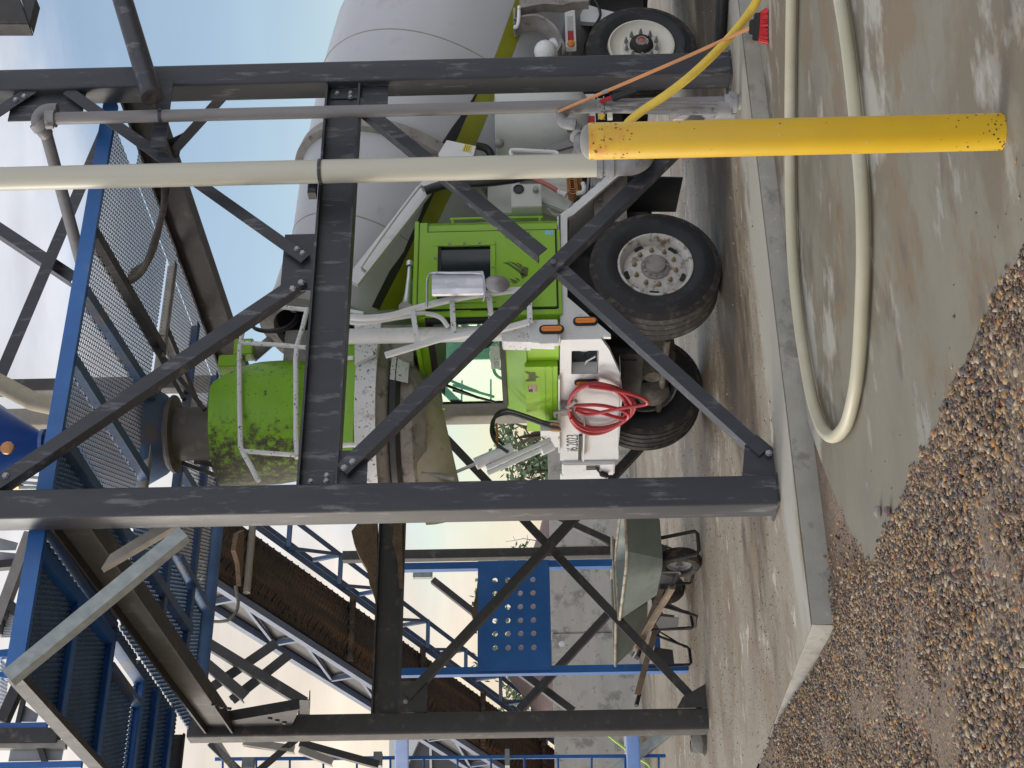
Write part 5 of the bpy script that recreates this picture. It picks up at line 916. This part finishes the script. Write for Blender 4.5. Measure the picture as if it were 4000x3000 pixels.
part('white_rag', M['flagwhite'], vl, lambda b: b.prism([HT(x, y, .2) for x, y in ((2628, 466), (2660, 452), (2680, 440), (2702, 434), (2690, 452), (2668, 466))], (0, .02, 0)))
part('base_box', M['greypipe2'], vl, lambda b: b.box(HT(2850, 455, .12).x, HT(2850, 425, .12).x, .1, .2, .122, .34))
dp_ = thing('sloping_pipe', HT(600, 370, -.28), 'fat dark grey pipe slanting down from the upper right in front of the right column', 'pipe')
part('pipe', M['steel'], dp_, lambda b: b.tube([HT(-120, -390, -.6) if 0 else HT(440, -130, -.32), HT(592, 372, -.28)], .075, 22))
part('pipe_end', M['steel2'], dp_, lambda b: b.lathe(HT(592, 372, -.28), HT(592, 372, -.28) - HT(440, -130, -.32), [(-.01, .076), (-.01, .082), (.02, .082), (.02, .06), (.0, 1e-3)], 22))
# bollard
bp0 = HZ(3938, 502, 0) + V((.033, .055, 0)); bp0.z = 0
bo = thing('bollard', bp0, 'yellow painted steel bollard with rust stains, standing on the concrete apron', 'bollard')
ym = M['yellow']
part('post', ym, bo, lambda b: b.lathe(bp0, Z, [(.0, .0635), (.006, .0635), (1.405, .0635), (1.41, .062), (1.41, .05)], 48))
part('cap', M['concrete'], bo, lambda b: b.lathe(bp0, Z, [(1.408, .0605), (1.418, .056), (1.430, .042), (1.437, .02), (1.438, .001)], 40))
# rust run and chipped foot painted as small raised flakes
def bol_pt(a, z, e): return (bp0.x + (.0635 + e) * math.cos(a), bp0.y + (.0635 + e) * math.sin(a), z)
def flakes(n, z0, z1, a0, a1, s0, s1, q, pw=1):
    def fn(b):
        for _ in range(n):
            a = q.uniform(a0, a1); z = z0 + (z1 - z0) * q.random() ** pw; s_ = q.uniform(s0, s1); k = 7; c = len(b.v); rr_ = [q.uniform(.5, 1.3) for _ in range(k)]
            b.v.append(bol_pt(a, z, .0006)); b.v += [bol_pt(a + s_ * r_ * math.cos(2 * math.pi * i / k) / .0635, z + s_ * r_ * math.sin(2 * math.pi * i / k), .0006) for i, r_ in enumerate(rr_)]
            b.f += [(c, c + 1 + i, c + 1 + (i + 1) % k) for i in range(k)]
    return fn
q_ = random.Random(11); av = math.atan2(CAM.y - bp0.y, CAM.x - bp0.x)
part('chipped_paint', M['ink'], bo, flakes(46, .004, .16, av - 1.5, av + 1.5, .0012, .0042, q_, 2.2)); part('chipped_paint', M['ink'], bo, flakes(14, .1, 1.35, av - 1.4, av + 1.4, .0012, .003, q_)); part('scuff', M['pvc'], bo, flakes(12, .2, 1.2, av - 1.4, av + 1.4, .0015, .0045, q_)); part('rust_spot', mat('rust_spot', (.25, .08, .015), .8, 0, .3, 60), bo, flakes(40, 1.26, 1.40, av - 1.3, av + 1.3, .0012, .005, q_))
def rustwash():
    t = ym.node_tree; b = t.nodes['Principled BSDF']; src = b.inputs['Base Color'].links[0].from_socket; tcn = t.nodes.new('ShaderNodeTexCoord'); sp_ = t.nodes.new('ShaderNodeSeparateXYZ'); t.links.new(tcn.outputs['Object'], sp_.inputs[0])
    mr = t.nodes.new('ShaderNodeMapRange'); t.links.new(sp_.outputs[2], mr.inputs[0]); mr.inputs[1].default_value = 1.22; mr.inputs[2].default_value = 1.40; nn = t.nodes.new('ShaderNodeTexNoise'); nn.inputs['Scale'].default_value = 22; nn.inputs['Detail'].default_value = 6; t.links.new(tcn.outputs['Object'], nn.inputs['Vector'])
    m2 = t.nodes.new('ShaderNodeMapRange'); t.links.new(nn.outputs[0], m2.inputs[0]); m2.inputs[1].default_value = .42; m2.inputs[2].default_value = .72; mu = t.nodes.new('ShaderNodeMath'); mu.operation = 'MULTIPLY'; t.links.new(mr.outputs[0], mu.inputs[0]); t.links.new(m2.outputs[0], mu.inputs[1])
    mi_ = t.nodes.new('ShaderNodeMix'); mi_.data_type = 'RGBA'; t.links.new(mu.outputs[0], mi_.inputs[0]); t.links.new(src, mi_.inputs[6]); mi_.inputs[7].default_value = (.52, .17, .015, 1); t.links.new(mi_.outputs[2], b.inputs['Base Color'])
rustwash()
# cream hose looped on the apron
hz_ = .046
def hpts(l): return [HZ(x, y, hz_) for x, y in l]
solo('water_hose', M['creamhose'], lambda b: b.tube(bez([V((6, -2.0, hz_)), V((4.2, -2.15, hz_))][:0] + hpts(((3095, -120), (3092, 0), (3088, 260), (3086, 500), (3088, 760), (3096, 1000), (3116, 1220), (3146, 1420), (3176, 1570), (3206, 1660), (3232, 1698), (3256, 1706), (3282, 1690), (3312, 1640), (3340, 1520), (3356, 1380), (3366, 1200), (3372, 1000), (3368, 780), (3352, 560), (3330, 340), (3308, 160), (3282, 0), (3262, -120))), 8), .034, 18), 'fat cream rubber hose lying in a long loop on the concrete apron', 'hose', loc=HZ(3256, 1706, 0))
solo('yellow_hose', M['yellowhose'], lambda b: b.tube(bez([HT(2440, 500, -.30), HT(2462, 470, -.32), HT(2520, 425, -.40), HT(2600, 372, -.5), HT(2690, 303, -.60), HT(2780, 220, -.68), HT(2860, 135, -.74), HT(2920, 60, -.80), HT(2962, -10, -.9), HT(2990, -100, -1.0)], 8), .030, 14), 'dirty yellow hose curving down from the fittings behind the bollard', 'hose', loc=HT(2880, 130, -.74))
# corrugated black drain hose on the slab at the right
def corrug(b):
    p0, p1 = HZ(2822, -40, .17), HZ(2812, 175, .17); n = 60
    for i in range(n): b.lathe(p0.lerp(p1, i / n), p1 - p0, [(0, .040), (.004, .047), (.010, .047), (.0145, .040)], 14)
solo('drain_hose', M['blackhose'], corrug, 'black corrugated drain hose lying on the slab by the right column', 'hose', loc=HZ(2812, 100, .12))
# broom
bh = HZ(2972, 92, .0); top_ = HT(2180, 437, -.16)
br = thing('broom', bh, 'red bristled scrub broom with an orange wooden handle leaning on the grey pipe', 'broom')
hd0, hd1 = HZ(2958, 60, .075), HZ(2952, 150, .085); hc_ = (hd0 + hd1) / 2
part('handle', M['orangewood'], br, lambda b: b.tube([hc_ + V((0, 0, .03)), hc_.lerp(top_, .35), hc_.lerp(top_, .72), top_], .0125, 10))
part('thread_sleeve', M['greypipe2'], br, lambda b: b.tube([hc_.lerp(top_, .74), hc_.lerp(top_, .765)], .0155, 10))
dd = (hd1 - hd0).normalized()
part('head', M['black'], br, lambda b: (b.boxa(hc_, dd * .092, Z * .022, dd.cross(Z) * .03), b.boxa(hc_ + Z * .03, dd * .05, Z * .02, dd.cross(Z) * .022)), bevel=.008)
def bris(b):
    q = random.Random(5); cr = dd.cross(Z)
    for i in range(30):
        for j in range(5):
            s_ = -.095 + .19 * i / 29; o_ = (j - 2) * .014; p = hc_ + dd * s_ + cr * o_ - Z * .018; e = p + dd * (s_ * .18 + q.uniform(-.008, .008)) + cr * (o_ * .6 + q.uniform(-.008, .008)); e.z = .006 + q.uniform(0, .006)
            b.tube([p, e], [.0055, .0075], 5)
part('bristles', M['redbristle'], br, bris)

# ================================================================ BLUE SPLASH STAND
TY = 6.5
bs = thing('splash_stand', (1.9, TY, .12), 'blue steel stand carrying a flat panel punched with rows of round holes', 'stand')
lx1, lx0 = HT(1800, 2208, TY).x, HT(1800, 2620, TY).x
zt = HT(1568, 2400, TY).z
for x_ in (lx0, lx1): part('leg', M['blue'], bs, lambda b: b.angle((x_, TY, zt), (x_, TY, .122), FN, .08, .008, 1))
part('cross_rail', M['blue'], bs, lambda b: b.bar((lx0 + .04, TY + .03, HT(2567, 2500, TY).z), (lx1 - .04, TY + .03, HT(2567, 2500, TY).z), .06, .06, FN))
px0, px1 = HT(2000, 2618, TY - .02).x, HT(2000, 2192, TY - .02).x; pz0, pz1 = HT(2148, 2400, TY).z, HT(1868, 2400, TY).z
def panel(b):
    ys = [2252 + 0 * i for i in range(0)]; hx = [HT(2000, y, TY).x for y in (2535, 2480, 2428, 2375, 2322, 2270)]; hz = [HT(x, 2400, TY).z for x in (2083, 2033, 1984, 1934)]; r = .029
    xs = [px0] + [(a + c) / 2 for a, c in zip(hx, hx[1:])] + [px1]; xs = [px0, hx[0] - .13] + [(a + c) / 2 for a, c in zip(hx, hx[1:])] + [hx[-1] + .13, px1]; zs = [pz0, hz[0] - .07] + [(a + c) / 2 for a, c in zip(hz, hz[1:])] + [hz[-1] + .07, pz1]
    n = 24
    for yy, fl_ in ((TY - .030, 0), (TY - .022, 1)):
        for i in range(len(xs) - 1):
            for j in range(len(zs) - 1):
                hi, hj = i - 1, j - 1; c4 = [(xs[i], zs[j]), (xs[i + 1], zs[j]), (xs[i + 1], zs[j + 1]), (xs[i], zs[j + 1])]
                if not (0 <= hi < 6 and 0 <= hj < 4):
                    f_ = [(x, yy, z) for x, z in c4]; b.add(f_ if not fl_ else f_[::-1], [(0, 1, 2, 3)]); continue
                cxh, czh = hx[hi], hz[hj]; base = len(b.v)
                for k in range(n):
                    a = 2 * math.pi * k / n; ca, sa = math.cos(a), math.sin(a); t_ = min((((xs[i + 1] if ca > 0 else xs[i]) - cxh) / ca) if abs(ca) > 1e-9 else 9, (((zs[j + 1] if sa > 0 else zs[j]) - czh) / sa) if abs(sa) > 1e-9 else 9)
                    b.v += [(cxh + r * ca, yy, czh + r * sa), (cxh + t_ * ca, yy, czh + t_ * sa)]
                for k in range(n):
                    k2 = (k + 1) % n; q = (base + 2 * k, base + 2 * k + 1, base + 2 * k2 + 1, base + 2 * k2); b.f.append(q[::-1] if fl_ else q)
                    # corner wedge so that the square cell is filled
                for (xx, zz) in c4:
                    a = math.atan2(zz - czh, xx - cxh) % (2 * math.pi); k = int(a / (2 * math.pi / n)); p1, p2 = b.v[base + 2 * k + 1], b.v[base + 2 * ((k + 1) % n) + 1]
                    b.add([p1, (xx, yy, zz), p2] if not fl_ else [p2, (xx, yy, zz), p1], [(0, 1, 2)])
    for hi in hx:
        for hj in hz: b.lathe((hi, TY - .030, hj), Y, [(0, r), (.008, r)], n)
    for (xa, xb_, za, zb) in ((px0, px1, pz0 - .004, pz0), (px0, px1, pz1, pz1 + .004), (px0 - .004, px0, pz0, pz1), (px1, px1 + .004, pz0, pz1)): b.box(xa, xb_, TY - .029, TY - .023, za, zb)
part('hole_panel', M['blue'], bs, panel, smooth=0)
solo('mud_clod', M['sandpile'], lambda b: b.prism([HT(x, y, TY + .03) for x, y in ((1868, 2245), (1862, 2300), (1848, 2370), (1842, 2400), (1850, 2420), (1868, 2430))], (0, .08, 0)), 'brown clod of dried mud on the left edge of the blue panel', 'mud')

# ================================================================ CONVEYOR
BX0, BX1 = 3.78, 4.70; sl0 = -.4119
def bz(y): return 5.60 + (y - 10) * sl0
cv = thing('belt_conveyor', (4.24, 20, .3), 'inclined belt conveyor with brown chevron belt slung between blue trusses', 'conveyor')
cd_ = V((0, 1, sl0)).normalized(); cu = X.cross(cd_).normalized() * 1.0
if cu.z < 0: cu = -cu
def cpt(x, y, u=0): return V((x, y, bz(y))) + cu * u
def belt(b):
    n = 30; xs = [BX0, BX0 + .05, BX0 + .25, (BX0 + BX1) / 2, BX1 - .25, BX1 - .05, BX1]; us = [.05, .015, -.012, -.02, -.012, .015, .05]; base = len(b.v)
    for i in range(n + 1):
        y = 8.55 + (24 - 8.55) * i / n
        for x, u in zip(xs, us): b.v.append(tuple(cpt(x, y, u)))
        for x, u in zip(xs, us): b.v.append(tuple(cpt(x, y, u + .015)))
    m_ = len(xs); st_ = 2 * m_
    for i in range(n):
        for k in range(m_ - 1): b.f.append((base + i * st_ + k, base + i * st_ + k + 1, base + (i + 1) * st_ + k + 1, base + (i + 1) * st_ + k)); b.f.append((base + i * st_ + m_ + k, base + (i + 1) * st_ + m_ + k, base + (i + 1) * st_ + m_ + k + 1, base + i * st_ + m_ + k + 1))
be_ = part('belt', M['beltbrown'], cv, belt, smooth=40)
def ribs(b):
    y = 8.7
    while y < 23:
        for x0, x1 in (SIDE,):
            p, q = cpt(x0, y, .0), cpt(x1, y + (.10 if x0 < 4.2 else -.10) * 0 + .09, -.015); b.bar(p - cu * .004, q - cu * .004, .022, .02, cu)
        y += .15
for SIDE in ((BX0 + .05, BX0 + .24), (BX1 - .24, BX1 - .05)): part('cleats', M['beltbrown'], be_, ribs, smooth=0)
for y in (10.02, 12.6, 14.75, 16.9, 19.4): part('roller', M['beigesteel'] if y < 11 else M['beltbrown'], cv, lambda b: (b.cyl(cpt(BX0 - .04, y, -.055), cpt(BX1 + .04, y, -.055), .05, 14)))
part('caked_mud', M['sandpile'], cv, lambda b: b.prism([HZ(x, y, bz(10) - .1) for x, y in ((955, 2070), (930, 2085), (920, 2150), (935, 2200), (942, 2290), (952, 2150))], (0, 0, .06)))
for x_, mm_ in ((BX0 - .10, 'litblue'), (BX1 + .12, 'blue')):
    M['litblue'] = M.get('litblue') or mat('lit_blue_truss_paint', (.14, .18, .27), .5, 0, .15, 4, (1, 1, 1), [((.05, .07, .14), 3, .60, .1)])  # paler copy of the truss blue, light on the left side put into colour
    m1 = M[mm_] if mm_ == 'litblue' else M['bluedust']
    part('chord', m1, cv, lambda b: b.angle(cpt(x_, 8.3 if x_ < 4 else 9.2, .02), cpt(x_, 24.5, .02), (0, 0, -1), .10, .01, 1 if x_ < 4 else -1))
    if x_ < 4:
        part('chord', m1, cv, lambda b: b.angle(cpt(x_, 8.3, .52), cpt(x_, 24.5, .52), (0, 0, -1), .10, .01, 1))
        y = 8.5; k = 0
        while y < 24:
            part('truss_post', m1, cv, lambda b: b.bar(cpt(x_, y, .05), cpt(x_, y, .5), .07, .05)); part('truss_diagonal', m1, cv, lambda b: b.bar(cpt(x_, y, .05), cpt(x_, y + 1.5, .5), .05, .04)); y += 1.5
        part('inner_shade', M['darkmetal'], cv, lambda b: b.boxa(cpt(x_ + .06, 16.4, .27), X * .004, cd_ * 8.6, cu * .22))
for xw, uu in ((BX1 + .62, .02), (BX1 + .62, .5)): part('chord', M['bluedust'], cv, lambda b: b.angle(cpt(xw, 9.5, uu), cpt(xw, 24.5, uu), (0, 0, -1), .09, .01, -1))
y = 9.6; k = 0
while y < 24:
    part('cross_member', M['bluedust'], cv, lambda b: b.bar(cpt(BX1 + .12, y, .0), cpt(BX1 + .62, y, .0), .09, .06)); part('truss_diagonal', M['bluedust'], cv, lambda b: b.bar(cpt(BX1 + .12, y, .0), cpt(BX1 + .62, y + 1.35, .0), .05, .04)); part('truss_post', M['bluedust'], cv, lambda b: b.bar(cpt(BX1 + .62, y, .02), cpt(BX1 + .62, y, .5), .06, .05)); y += 1.35
part('head_cover', M['darkmetal'], cv, lambda b: b.boxa(cpt(4.24, 16.4, .60), X * .5, cd_ * 8.4, cu * .01))
part('leg', M['steel2'], cv, lambda b: (b.bar((3.7, 20.2, .1), cpt(3.7, 20.2, 0), .1, .1), b.bar((4.8, 20.2, .1), cpt(4.8, 20.2, 0), .1, .1)))
solo('looped_cable', M['bootrubber'], lambda b: b.tube(bez([HT(x, y, 7.5) for x, y in ((710, 2190), (730, 2190), (790, 2195), (795, 2215), (770, 2270), (760, 2285))], 5), .018, 8), 'thin brown cable looped over the walkway corner beside the conveyor', 'cable', loc=HT(710, 2190, 7.5))
solo('hanging_cable', M['bootrubber'], lambda b: b.tube(bez([HT(x, y, 9.3) for x, y in ((920, 2290), (928, 2330), (930, 2360), (922, 2390), (895, 2420), (860, 2428), (815, 2427))], 5), .022, 8), 'brown cable hanging from the conveyor edge down to the walkway corner', 'cable', loc=HT(920, 2290, 9.3))
# ================================================================ WALL, PILE, TREES
wl_ = thing('block_wall', (3, 14.2, .12), 'long stained concrete retaining wall behind the wheelbarrows', 'wall')
for i, (xa, xb_) in enumerate(((.6, 2.2), (2.2, 4.75), (4.75, 6.25), (6.25, 9.5))): part('panel', M['wall'], wl_, lambda b: b.box(xa + .006, xb_ - .006, 14.2, 14.55, .1, 1.50 - .006 * (i % 2)), bevel=.012)
part('lifting_hole', M['siding'], wl_, lambda b: b.lathe(HT(2194, 2516, 14.199), FN, [(.001, .05), (.003, .04), (.003, .001)], 16))
def pile():
    b = MB(); q = random.Random(3); n = 40
    for j in range(n + 1):
        for i in range(n + 1):
            x = 1.5 + 12 * i / n; y = 14.6 + 6 * j / n; r_ = math.hypot((x - 5.5) / (7.4 if x > 5.5 else 3.0), (y - 17.5) / 3.2); h = max(0, 1 - r_) * 2.4 + q.uniform(-.03, .03); b.v.append((x, y, .1 + h))
    for j in range(n):
        for i in range(n): a = j * (n + 1) + i; b.f.append((a, a + 1, a + n + 2, a + n + 1))
    o = b.build('aggregate_pile', M['pile'], loc=(5.4, 17.5, .1)); tag(o, 'purplish heap of crushed aggregate rising behind the concrete wall', 'aggregate pile')
pile()
def tree(bx, by, h, rad, n, lab, seed, z0=.1):
    q = random.Random(seed); t = thing('tree', (bx, by, z0), lab, 'tree', 'trees beyond the wall')
    def trunk(b):
        b.tube([(bx, by, z0), (bx + .1, by, z0 + h * .35), (bx - .05, by, z0 + h * .7)], [.16, .11, .05], 8)
        for k in range(9):
            a = q.uniform(0, 6.28); s_ = h * q.uniform(.25, .6); b.tube([(bx, by, z0 + s_), (bx + rad * .6 * math.cos(a), by + rad * .6 * math.sin(a), z0 + s_ + h * .22), (bx + rad * math.cos(a), by + rad * math.sin(a), z0 + s_ + h * .30)], [.05, .03, .01], 5)
    part('trunk', M['bark'], t, trunk)
    def crown(b):
        cl = [(bx + rad * q.uniform(-.9, .9), by + rad * q.uniform(-.9, .9), z0 + h * (.35 + .6 * q.random()), rad * q.uniform(.22, .5)) for _ in range(16)]
        for _ in range(n):
            cx_, cy_2, cz, r_ = q.choice(cl); a, e = q.uniform(0, 6.28), math.acos(q.uniform(-1, 1)); rr_ = r_ * q.random() ** .5; p = V((cx_ + rr_ * math.sin(e) * math.cos(a), cy_2 + rr_ * math.sin(e) * math.sin(a), cz + rr_ * math.cos(e)))
            u = V((q.gauss(0, 1), q.gauss(0, 1), q.gauss(0, 1))).normalized(); v_ = u.orthogonal().normalized(); s_ = q.uniform(.05, .10); b.add([p - u * s_, p + v_ * s_ * .5, p + u * s_, p - v_ * s_ * .5], [(0, 1, 2, 3)])
    part('crown', M['leaf'], t, crown, smooth=0)
for px_, dep, h, rad, n, lab, sd in ((1690, 26, 2.4, .9, 800, 'loose green tree behind the wall in line with the white bumper', 1), (1835, 30, 2.5, .9, 900, 'small leafy tree behind the wall just right of the near column', 2), (2450, 33, 2.7, 1.5, 2600, 'leafy tree seen only through the holes of the blue panel', 3), (2620, 40, 2.6, 1.6, 2600, 'distant bushy tree behind the conveyor foot', 4)):
    d = ray(2100, px_); p = CAM + d * (dep / d.y) * .9; tree(p.x, p.y, h, rad, n, lab, sd)
# bare twig sticking up over the wall
solo('bare_twig', M['bark'], lambda b: (b.tube([HT(2095, 2112, 15.5), HT(2045, 2104, 15.5), HT(2005, 2112, 15.5), HT(1975, 2116, 15.5)], [.008, .006, .004, .003], 5), b.tube([HT(2060, 2090, 15.5), HT(2062, 2125, 15.5)], .004, 5), b.tube([HT(2012, 2112, 15.5), HT(2005, 2095, 15.5)], .003, 5), b.tube([HT(2060, 2128, 15.5), HT(2070, 2108, 15.5)], .004, 5)), 'thin bare twig sticking out of the aggregate heap against the pale sky', 'twig', loc=HT(2095, 2112, 15.5))

# ================================================================ WHEELBARROWS, CHAIR
def barrow(base, hd, lab, name, dirt, fwd=0):
    """wheel on the ground at base, hd = unit vector from the grips towards the wheel"""
    base, hd = V(base), V(hd).normalized(); sd = hd.cross(Z)     # sd points to the near-right of travel
    def P(a, s_, z): return base + hd * a + sd * s_ + Z * z
    o = thing(name, base, lab, 'wheelbarrow', 'wheelbarrows on the slab'); R = .21
    wh = thing_part('wheel', o); wc = P(0, 0, R)
    part('tyre', M['tread'], wh, lambda b: b.lathe(wc, sd, [(-.03, .115), (-.06, .13), (-.07, .16), (-.06, .19), (-.03, .208), (.03, .208), (.06, .19), (.07, .16), (.06, .13), (.03, .115)], 40))
    part('rim', M['greypipe2'], wh, lambda b: (b.lathe(wc, sd, [(-.03, .118), (-.035, .108), (-.012, .09), (-.012, .03), (-.05, .028), (-.05, .001)], 28), b.lathe(wc, -sd, [(-.03, .118), (-.035, .108), (-.012, .09), (-.012, .03), (-.05, .028), (-.05, .001)], 28), b.cyl(wc - sd * .12, wc + sd * .12, .012, 8)))
    for s_ in (-1, 1):
        hl = part('handle', M['wood'], o, lambda b: b.bar(P(-.22, s_ * .15, .27), P(-1.28, s_ * .30, .58), .04, .055)); part('grip', M['black'], hl, lambda b: b.tube([P(-1.26, s_ * .30, .556), P(-1.40, s_ * .315, .595)], .022, 10))
        lg = part('leg', M['chassis'], o, lambda b: b.tube([P(-.50, s_ * .21, .33), P(-.66, s_ * .23, .03), P(-.69, s_ * .23, .012), P(-.88, s_ * .24, .012), P(-.91, s_ * .24, .03), P(-.93, s_ * .25, .44)], .014, 8)); part('gusset', M['darkmetal'], lg, lambda b: b.prism([P(-.70, s_ * .232, .18), P(-.90, s_ * .238, .18), P(-.915, s_ * .245, .36), P(-.80, s_ * .24, .40), P(-.66, s_ * .23, .36)], sd * .004)); part('leg_brace', M['chassis'], o, lambda b: b.tube([P(-.45, s_ * .2, .3), P(-.67, s_ * .225, .05)], .009, 6))
        part('strut', M['galv'], o, lambda b: b.tube([P(.02, s_ * .11, .21), P(.14, s_ * .17, .50)], .010, 6)); part('axle_bracket', M['chassis'], o, lambda b: b.bar(P(-.30, s_ * .14, .30), P(.02, s_ * .10, .21), .012, .04))
    part('nose_guard', M['chassis'], o, lambda b: (b.tube([P(.25, -.12, .42), P(.38, -.12, .08), P(.40, -.08, .06), P(.40, .08, .06), P(.38, .12, .08), P(.25, .12, .42)], .018, 8)))
    # tray: flared tub
    def tub(b):
        lo = [(.16, .25), (-.50, .27)]; hi = [(.50, .37), (-.84, .38)]; zl, zh = [.40, .43], [.74, .77]; n = 6
        def ring(a0, a1, w0, w1, z0, z1):
            a0 += fwd; a1 += fwd; c = [(a0, w0, z0), (a1, w1, z1), (a1, -w1, z1), (a0, -w0, z0)]; pts = []
            for i in range(4):
                p, q = V(c[i]), V(c[(i + 1) % 4])
                for k in range(n): pts.append(p.lerp(q, .1 + .8 * k / (n - 1)))
            return [P(p.x, p.y, p.z) for p in pts]
        A, B = ring(lo[0][0], lo[1][0], lo[0][1], lo[1][1], zl[0], zl[1]), ring(hi[0][0], hi[1][0], hi[0][1], hi[1][1], zh[0], zh[1]); m_ = len(A)
        for off in (0, .006):
            base_ = len(b.v); b.v += [tuple(p + Z * off) for p in A] + [tuple(p + Z * off) for p in B]
            for i in range(m_): b.f.append((base_ + i, base_ + (i + 1) % m_, base_ + m_ + (i + 1) % m_, base_ + m_ + i))
            b.f.append(tuple(range(base_ + m_ - 1, base_ - 1, -1)))
        b.rim = B
    tb = MB(); tub(tb); ty = tb.build('tray', M['barrow'], o)
    part('rim', M['barrowrim'], ty, lambda b: b.tube(tb.rim + [tb.rim[0]], .014, 8))
    if dirt: text('lettering', 'BRENTWOOD', M['ink'], ty, P(-.60, .318, .555), hd, (Z * .95 + sd * .30), .048, .85, .010)
    return o
b1 = HZ(2742, 2185, .122) + V((0, .06, 0)); barrow(b1, V((.06, -1, 0)), 'nearer grey green wheelbarrow with worn wooden handles, its fat tyre facing the viewer', 'wheelbarrow', 0, .30)
b2 = HZ(2675, 2295, .122); barrow(b2, V((.89, .45, 0)), 'farther grey green lettered wheelbarrow half hidden behind the nearer one', 'wheelbarrow', 1)
# ================================================================ LEFT EDGE: ladder, bars, far shed
ll = thing('caged_ladder', (-.2, 6.4, .12), 'blue access ladder at the left edge tied to the frame by two blue bars', 'ladder')
LY = 6.3
part('rail', M['blue'], ll, lambda b: (b.bar(HT(840, 2966, LY), HT(2600, 2953, LY), .035, .02, FN),))
for k in range(14): part('rung', M['blue'], ll, lambda b: b.tube([HT(870 + 131 * k, 2962 - .1 * k, LY), HT(870 + 131 * k, 3110, LY)], .011, 8))
part('tie_bar', M['blue'], ll, lambda b: b.rtube(HT(1568, 2868, 5.4), HT(1572, 3080, 6.6), .13, .09, Z, FN, .02)); part('tie_bar', M['blue'], ll, lambda b: b.rtube(HT(2468, 2856, 5.4), HT(2480, 3080, 6.6), .13, .09, Z, FN, .02))
for xa, xb_, ya, yb in ((990, 945, 3000, 2958), (1990, 1972, 2990, 2925), (1490, 1458, 2990, 2935)): part('bracket', M['galv'], ll, lambda b: b.box(HT(xa, ya, 6.1).x, HT(xa, yb, 6.1).x, 6.1, 6.2, HT(xa, 2970, 6.1).z, HT(xb_, 2970, 6.1).z))
sh = thing('far_shed', (5.5, 34, .1), 'pale gabled shed with a dark grey ribbed side far behind the ladder', 'shed')
part('wall', M['darkmetal'], sh, lambda b: b.prism([HT(x, y, 30) for x, y in ((1595, 2990), (1640, 2892), (1800, 2885), (1960, 2880), (2140, 2880), (2140, 3080), (1595, 3080))], (0, 4, 0)))
part('gable', M['siding'], sh, lambda b: b.prism([HT(x, y, 29.8) for x, y in ((1520, 3050), (1520, 2870), (1640, 2885), (1594, 2985), (1594, 3050))], (0, .15, 0)))
part('seam', M['siding'], sh, lambda b: b.bar(HT(1681, 2885, 29.9), HT(1684, 3060, 29.9), .06, .06))
solo('sloping_prop', M['galv'], lambda b: b.rtube(HT(2640, 2830, 6.0), HT(2350, 3060, 6.6), .11, .11, Z.cross(V((1, 0, -1))).normalized(), V((.7, 0, .7)), .01), 'grey galvanised prop sloping to the foot of the far left column', 'prop', loc=HT(2640, 2830, 6))
solo('lime_cord', M['lime'], lambda b: b.tube(bez([HT(x, y, 7.5) for x, y in ((2370, 2868), (2410, 2900), (2450, 2930), (2490, 2960), (2530, 2985), (2545, 3010))], 5), .012, 6), 'bright lime cord drooping behind the ladder at the left edge', 'cord', loc=HT(2450, 2930, 7.5))
solo('drum_barrel', M['wall'], lambda b: b.lathe(HT(2480, 2880, 9), X, [(-.2, .001), (-.2, .13), (.3, .13), (.3, .001)], 20), 'pale round concrete pipe end on the ground behind the far left column', 'pipe', loc=HT(2480, 2880, 9))
